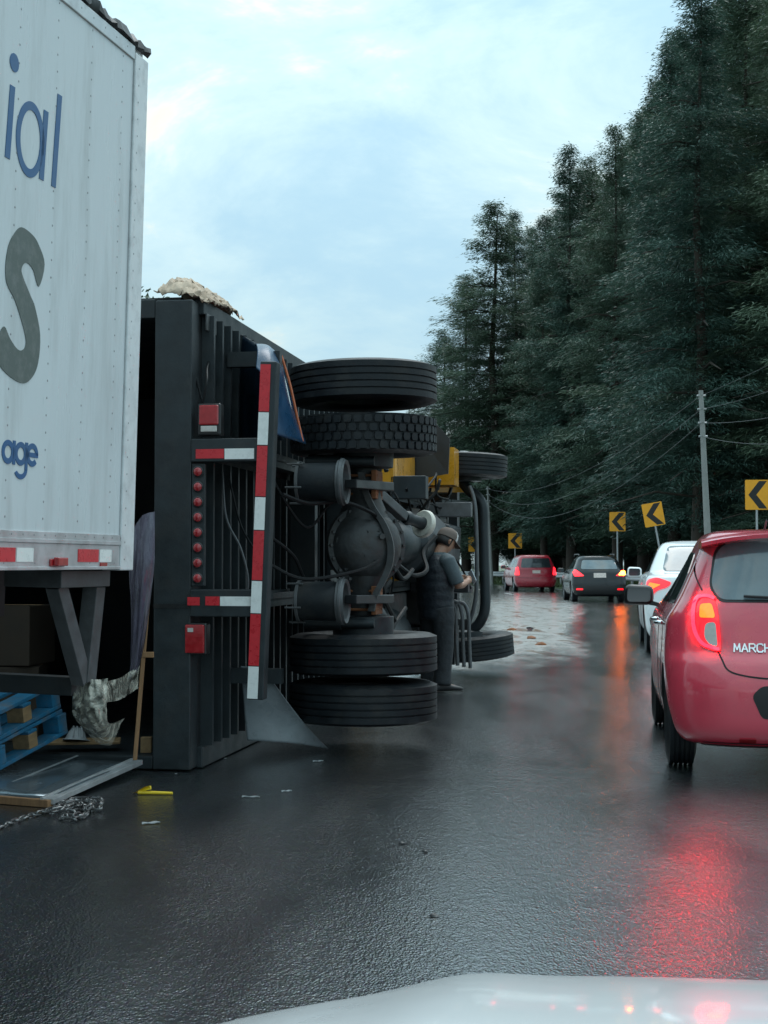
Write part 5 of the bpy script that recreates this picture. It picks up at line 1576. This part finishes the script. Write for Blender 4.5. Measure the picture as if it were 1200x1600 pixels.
# metal sheet on the road
A, B_ = Vector((-1.535, 9.20, .05)), Vector((-1.80, 7.92, .012))
dl = Vector((-.90, .42, 0)) * 1.5
t = thing('metal_panel', 'bent grey metal door panel lying on the wet road', 'metal panel', (B_.x, B_.y, 0))
m = MB(); rows = []
for i in range(9):
    u = i / 8
    rows.append([B_.lerp(A, v / 8) + dl * u + Vector((0, 0, .012 * math.sin(3 * u + v * .5) + .016)) - Vector((B_.x, B_.y, 0)) for v in range(9)])
m.rings(rows, False, False)
o = m.build('sheet', M['sheet_metal'], t, 60); s = o.modifiers.new('t', 'SOLIDIFY'); s.thickness = .012; s.offset = -1
m = MB()
e0, e1 = Vector((0, 0, B_.z + .018)), A - Vector((B_.x, B_.y, 0)) + Vector((0, 0, .018))
m.beam(e0 + Vector((.012, -.01, 0)), e1 + Vector((.012, 0, 0)), .05, .03); m.beam(e0 + Vector((-.028, -.01, .014)), e1 + Vector((-.028, 0, .014)), .022, .022)
m.build('edge_channel', M['alu'], t, bevel=.003)
m = MB(); m.beam(e0 + dl * .28 + Vector((0, .0, .018)), e1 + dl * .30 + Vector((0, 0, .018)), .012, .006); m.build('joint_strip', M['alu'], t)
m = MB(); m.beam(e0 + Vector((.02, -.015, -.008)), e0 + dl * .8 + Vector((0, -.03, -.006)), .05, .04); m.build('edge_channel', M['wood'], t, bevel=.003)

def free(o, label, cat, group=None):
    return tag(o, label, cat, group)
# board and white shell lying in the truck's mouth
bd = MB().box((0, 0, 0), (.52, .16, .018)).build('board', M['wood_pale'], None, bevel=.003)
bd.location = (-2.02, 9.86, .118); bd.rotation_euler = (R(4), 0, R(8)); free(bd, 'thin pale board lying behind the metal panel', 'board')
sh = thing('hard_hat', 'small white helmet-like shell lying on the thin board', 'hard hat', (-2.045, 9.82, .128), (R(-10), R(6), R(20)))
MB().lathe([(.075, 0), (.068, .02), (.055, .055), (.032, .08), (.001, .088)], 24).build('shell', M['scrap_white'], sh, 50)
MB().lathe([(.072, .002), (.092, .000), (.090, .006), (.070, .010)], 24).build('brim', M['scrap_white'], sh, 50)
m = MB()
for a in (-.03, 0, .03): m.tube(cat_spline([(a, -.066, .018), (a * .9, -.045, .07), (a * .8, 0, .092), (a * .9, .045, .07), (a, .066, .018)], 5), .005, 6)
m.build('rib', M['scrap_white'], sh, 50)
# crumpled plastic
def crumple(name, pts_rows, mat, label, amp, k=7, seed=1):
    g1 = [cat_spline(r, k) for r in pts_rows]
    g2 = [cat_spline(c, k) for c in zip(*g1)]
    org = pts_rows[0][0].copy()
    rg_ = random.Random(seed)
    f = [(rg_.uniform(-9, 9), rg_.uniform(-9, 9), rg_.uniform(0, 6)) for _ in range(5)]
    m = MB()
    rows = []
    for i, c in enumerate(g2):
        u = i / len(g2)
        row = []
        for j, p in enumerate(c):
            v = j / len(c)
            q = sum(abs(math.sin(a * u * 1.6 + b * v + ph)) for a, b, ph in f) / 5 - .5
            r2 = math.sin(11 * u + 5 * v + seed) * .5
            row.append(p - org + Vector((amp * r2, -amp * 9 * q, amp * q * 1.5)))
        rows.append(row)
    m.rings(rows, False, False)
    o = m.build(name, mat, None, 150)
    o.location = org
    return tag(o, label, 'plastic wrap')
crumple('plastic_wrap', [[pt(122, 1058, 8.05), pt(135, 1060, 8.0), pt(150, 1062, 7.98), pt(168, 1060, 8.02)],
                         [pt(114, 1098, 8.05), pt(130, 1100, 7.95), pt(150, 1102, 7.92), pt(167, 1098, 8.0)],
                         [pt(121, 1128, 8.1), pt(138, 1132, 8.0), pt(155, 1135, 7.98), pt(172, 1130, 8.05)],
                         [pt(150, 1160, 8.3), pt(163, 1164, 8.25), pt(175, 1162, 8.25), pt(196, 1122, 8.3)]], M['wrap'], 'crumpled clear plastic bag hanging under the trailer guard', .008, 9, 3)
crumple('plastic_wrap', [[pt(160, 1066, 8.3), pt(185, 1060, 8.6), pt(203, 1050, 8.9), pt(218, 1040, 9.05)],
                         [pt(163, 1082, 8.3), pt(186, 1078, 8.6), pt(204, 1066, 8.9), pt(217, 1058, 9.05)],
                         [pt(166, 1098, 8.3), pt(186, 1094, 8.6), pt(203, 1084, 8.9), pt(216, 1076, 9.05)]], M['wrap'], 'taut strip of clear plastic stretched from the guard to the truck', .006, 9, 4)
crumple('plastic_wrap', [[pt(206, 830, 9.0), pt(222, 806, 9.0), pt(243, 800, 9.02)],
                         [pt(202, 900, 8.98), pt(222, 890, 8.95), pt(242, 880, 9.0)],
                         [pt(205, 970, 8.98), pt(218, 965, 8.93), pt(234, 960, 9.0)],
                         [pt(203, 1040, 9.0), pt(212, 1035, 8.97), pt(224, 1020, 9.0)],
                         [pt(200, 1062, 9.02), pt(206, 1060, 9.0), pt(214, 1050, 9.02)]], M['wrap_dark'], 'dark bluish plastic sheet hanging against the truck frame', .008, 9, 5)
# wooden stick leaning on the frame, with a short rung
a, b_ = pt(236, 882, 9.16), pt(211, 1160, 9.05)
a.z += 0; st_ = thing('wooden_stick', 'thin wooden stick with a short rung leaning against the truck frame', 'stick', (b_.x, b_.y, 0))
b_.z = .10
MB().beam(a - Vector((b_.x, b_.y, 0)), Vector((0, 0, b_.z)), .024, .022, (0, 1, 0)).build('shaft', M['wood'], st_, bevel=.003)
c = pt(222, 1023, 9.10) - Vector((b_.x, b_.y, 0))
MB().box(c + Vector((.035, 0, 0)), (.075, .02, .035)).build('rung', M['wood'], st_, bevel=.003)
yb = MB().box((0, 0, 0), (.07, .05, .10)).build('wood_block', M['wood_pale'], None, bevel=.004)
yb.location = pt(229, 1136, 9.45); yb.location.z = .145; free(yb, 'yellowish wood block beside the foot of the stick', 'block')
# dark cartons inside the mouth of the box
def carton(loc, size, rz, mat, label):
    t = thing('carton', label, 'carton', loc, (0, 0, rz), group='dim cartons inside the truck')
    sx, sy, sz = size
    MB().box((0, 0, sz / 2), size).build('carton_body', mat, t, bevel=.006)
    MB().box((0, 0, sz + .003), (sx * .98, .06, .004)).build('carton_tape', M['wood_pale'], t)
M['card'] = pm('card', (.045, .032, .022), .8, 0, .25, 6)
carton((-2.75, 10.6, .056), (.6, .5, .52), R(6), M['card'], 'dim brown carton low inside the overturned box')
carton((-2.72, 10.62, .584), (.55, .5, .42), R(-8), M['card'], 'dim brown carton on top of the other inside the box')

# chain heap
ch = thing('chain', 'heap of steel chain lying in front of the metal panel', 'chain', (-1.75, 7.5, 0))
lk = MB()
pts = []
for k in range(16):
    a = 2 * math.pi * k / 16
    pts.append((.011 * math.cos(a), .022 * math.sin(a) + (.012 if math.sin(a) > 0 else -.012), 0))
pts.append(pts[0]); lk.tube(pts, .0052, 6, cap=False)
lkm = lk.mesh('link', M['chain'], 60)
path = [gpt(-30, 1306), gpt(0, 1296), gpt(30, 1284), gpt(55, 1276), gpt(80, 1268), gpt(100, 1258), gpt(120, 1252), gpt(140, 1256), gpt(158, 1262), gpt(152, 1272), gpt(130, 1266), gpt(110, 1270), gpt(95, 1280), gpt(115, 1285), gpt(135, 1276), gpt(118, 1262), gpt(98, 1266), gpt(82, 1278), gpt(100, 1274), gpt(125, 1258), gpt(145, 1266), gpt(128, 1280), gpt(108, 1278)]
cp_ = cat_spline(path, 24)
pos = [cp_[0]]
for q in cp_:
    if (q - pos[-1]).length > .040: pos.append(q)
for i in range(len(pos) - 1):
    d = pos[i + 1] - pos[i]
    h = .008 + (.035 * random.random() if i > 26 else .004)
    put('link', lkm, ch, loc=(pos[i] + d / 2 + Vector((0, 0, h))) - Vector((-1.75, 7.5, 0)), rot=(R(random.uniform(-10, 10)), R(90) * (i % 2) + R(random.uniform(-30, 30)), math.atan2(-d.x, d.y)))
# yellow strap end
ys_ = thing('yellow_strap_handle', 'yellow plastic strap handle lying on the road', 'handle', gpt(238, 1242))
MB().tube([(-.08, .0, .014), (.0, .0, .012), (.115, -.005, .010)], [.012, .010, .008], 8).build('bar', M['yellow_plastic'], ys_, 50)
m = MB(); m.rings([[(-.10 + u * .085 + .012 * math.sin(v), .012 * math.cos(v * 2), .012 + .042 * u * math.sin(1.6 * u + .4) * (1 if v > 2 else .55)) for v in [k * .6 for k in range(10)]] for u in [k / 6 for k in range(7)]]); m.build('grip', M['yellow_plastic'], ys_, 60)
# scraps
for i, (px, py, l, wd, a, lb) in enumerate(((236, 1288, .09, .03, .2, 'pale scrap lying below the yellow handle'), (497, 1191, .07, .010, .25, 'white sliver on the road beside the grey mud flap'), (392, 1247, .10, .012, -.2, 'long pale sliver right of the yellow handle'), (448, 1238, .06, .012, .3, 'short pale sliver out on the open road'), (275, 1211, .012, .012, 0, 'tiny white crumb by the foot of the truck frame'), (352, 1187, .014, .012, 0, 'tiny white crumb left of the grey mud flap'))):
    m = MB(); m.rings([[(x * l, (y + .3 * math.sin(4 * x)) * wd, .003 + .006 * abs(math.sin(5 * x + y)) + z) for y, z in ((-.5, 0), (.5, 0), (.5, .004), (-.5, .004))] for x in [-.5 + k / 6 for k in range(7)]])
    o = m.build('litter_scrap', M['scrap_white'], None); o.location = gpt(px, py); o.rotation_euler = (0, 0, a)
    tag(o, lb, 'litter', 'scraps on the road')
for i, (px, py, lb) in enumerate(((628, 1318, 'small dark clod left of the middle of the road'), (664, 1331, 'small dark clod in the middle of the road'), (677, 1431, 'small dark clod near the white bonnet'), (830, 998, 'brown clod in the muddy water'), (800, 985, 'brown clod left in the muddy water'), (846, 1008, 'brown clod at the near rim of the muddy water'))):
    m = MB(); rg_ = random.Random(i)
    s = .016 if i < 3 else .09
    m.rings([[(r * math.cos(a) * s * rg_.uniform(.7, 1.3), r * math.sin(a) * s * rg_.uniform(.7, 1.3), z * s * .6) for a in [2 * math.pi * k / 8 for k in range(8)]] for z, r in ((0, 1), (.4, .9), (.8, .5), (1, .1))])
    o = m.build('clod', M['rust'] if i > 2 else M['steel_black'], None, 60); o.location = gpt(px, py, .004)
    tag(o, lb, 'clod', 'clods on the road')
# sack cloth and leaves caught on top of the truck
rg_ = random.Random(9)
def cloth(rows_, mat, name, label, cat):
    g1 = [cat_spline(r, 7) for r in rows_]; g2 = [cat_spline(c, 7) for c in zip(*g1)]
    org = rows_[0][0].copy()
    m = MB(); m.rings([[p - org + Vector((rg_.gauss(0, .008), rg_.gauss(0, .008), rg_.gauss(0, .010))) for p in c] for c in g2], False, False)
    o = m.build(name, mat, None, 70); o.location = org
    s = o.modifiers.new('t', 'SOLIDIFY'); s.thickness = .006
    return tag(o, label, cat)
def onbox(u, v, dz): return TKM @ Vector((u, v, BW + dz))
cloth([[onbox(-.26, -.02, .03), onbox(-.16, -.05, .02), onbox(-.04, -.04, .01), onbox(.05, .1, -.02)],
       [onbox(-.24, .12, .10), onbox(-.13, .10, .14), onbox(-.02, .12, .08), onbox(.06, .22, .0)],
       [onbox(-.22, .30, .12), onbox(-.11, .32, .14), onbox(.0, .35, .09), onbox(.07, .40, .01)],
       [onbox(-.20, .55, .02), onbox(-.10, .58, .07), onbox(.02, .6, .08), onbox(.06, .62, .03)],
       [onbox(-.12, .85, .01), onbox(-.06, .9, .03), onbox(.0, .95, .06), onbox(.05, 1.0, .02)]], M['sack'], 'sack_cloth', 'beige crumpled sacking on the top corner of the overturned truck', 'cloth')
lf = MB()
for k in range(60):
    c = onbox(rg_.uniform(-.75, -.26), rg_.uniform(.0, .4), rg_.uniform(.0, .07)); d = Vector((rg_.gauss(0, 1), rg_.gauss(0, 1), rg_.gauss(.3, .6))).normalized() * .05
    n_ = d.orthogonal().normalized() * .014
    lf.add([c, c + d * .5 + n_, c + d, c + d * .5 - n_], [(0, 1, 2, 3)])
tag(lf.build('leaves', M['bush']), 'dark leaf litter caught on top of the truck body', 'leaves', None, 'stuff')
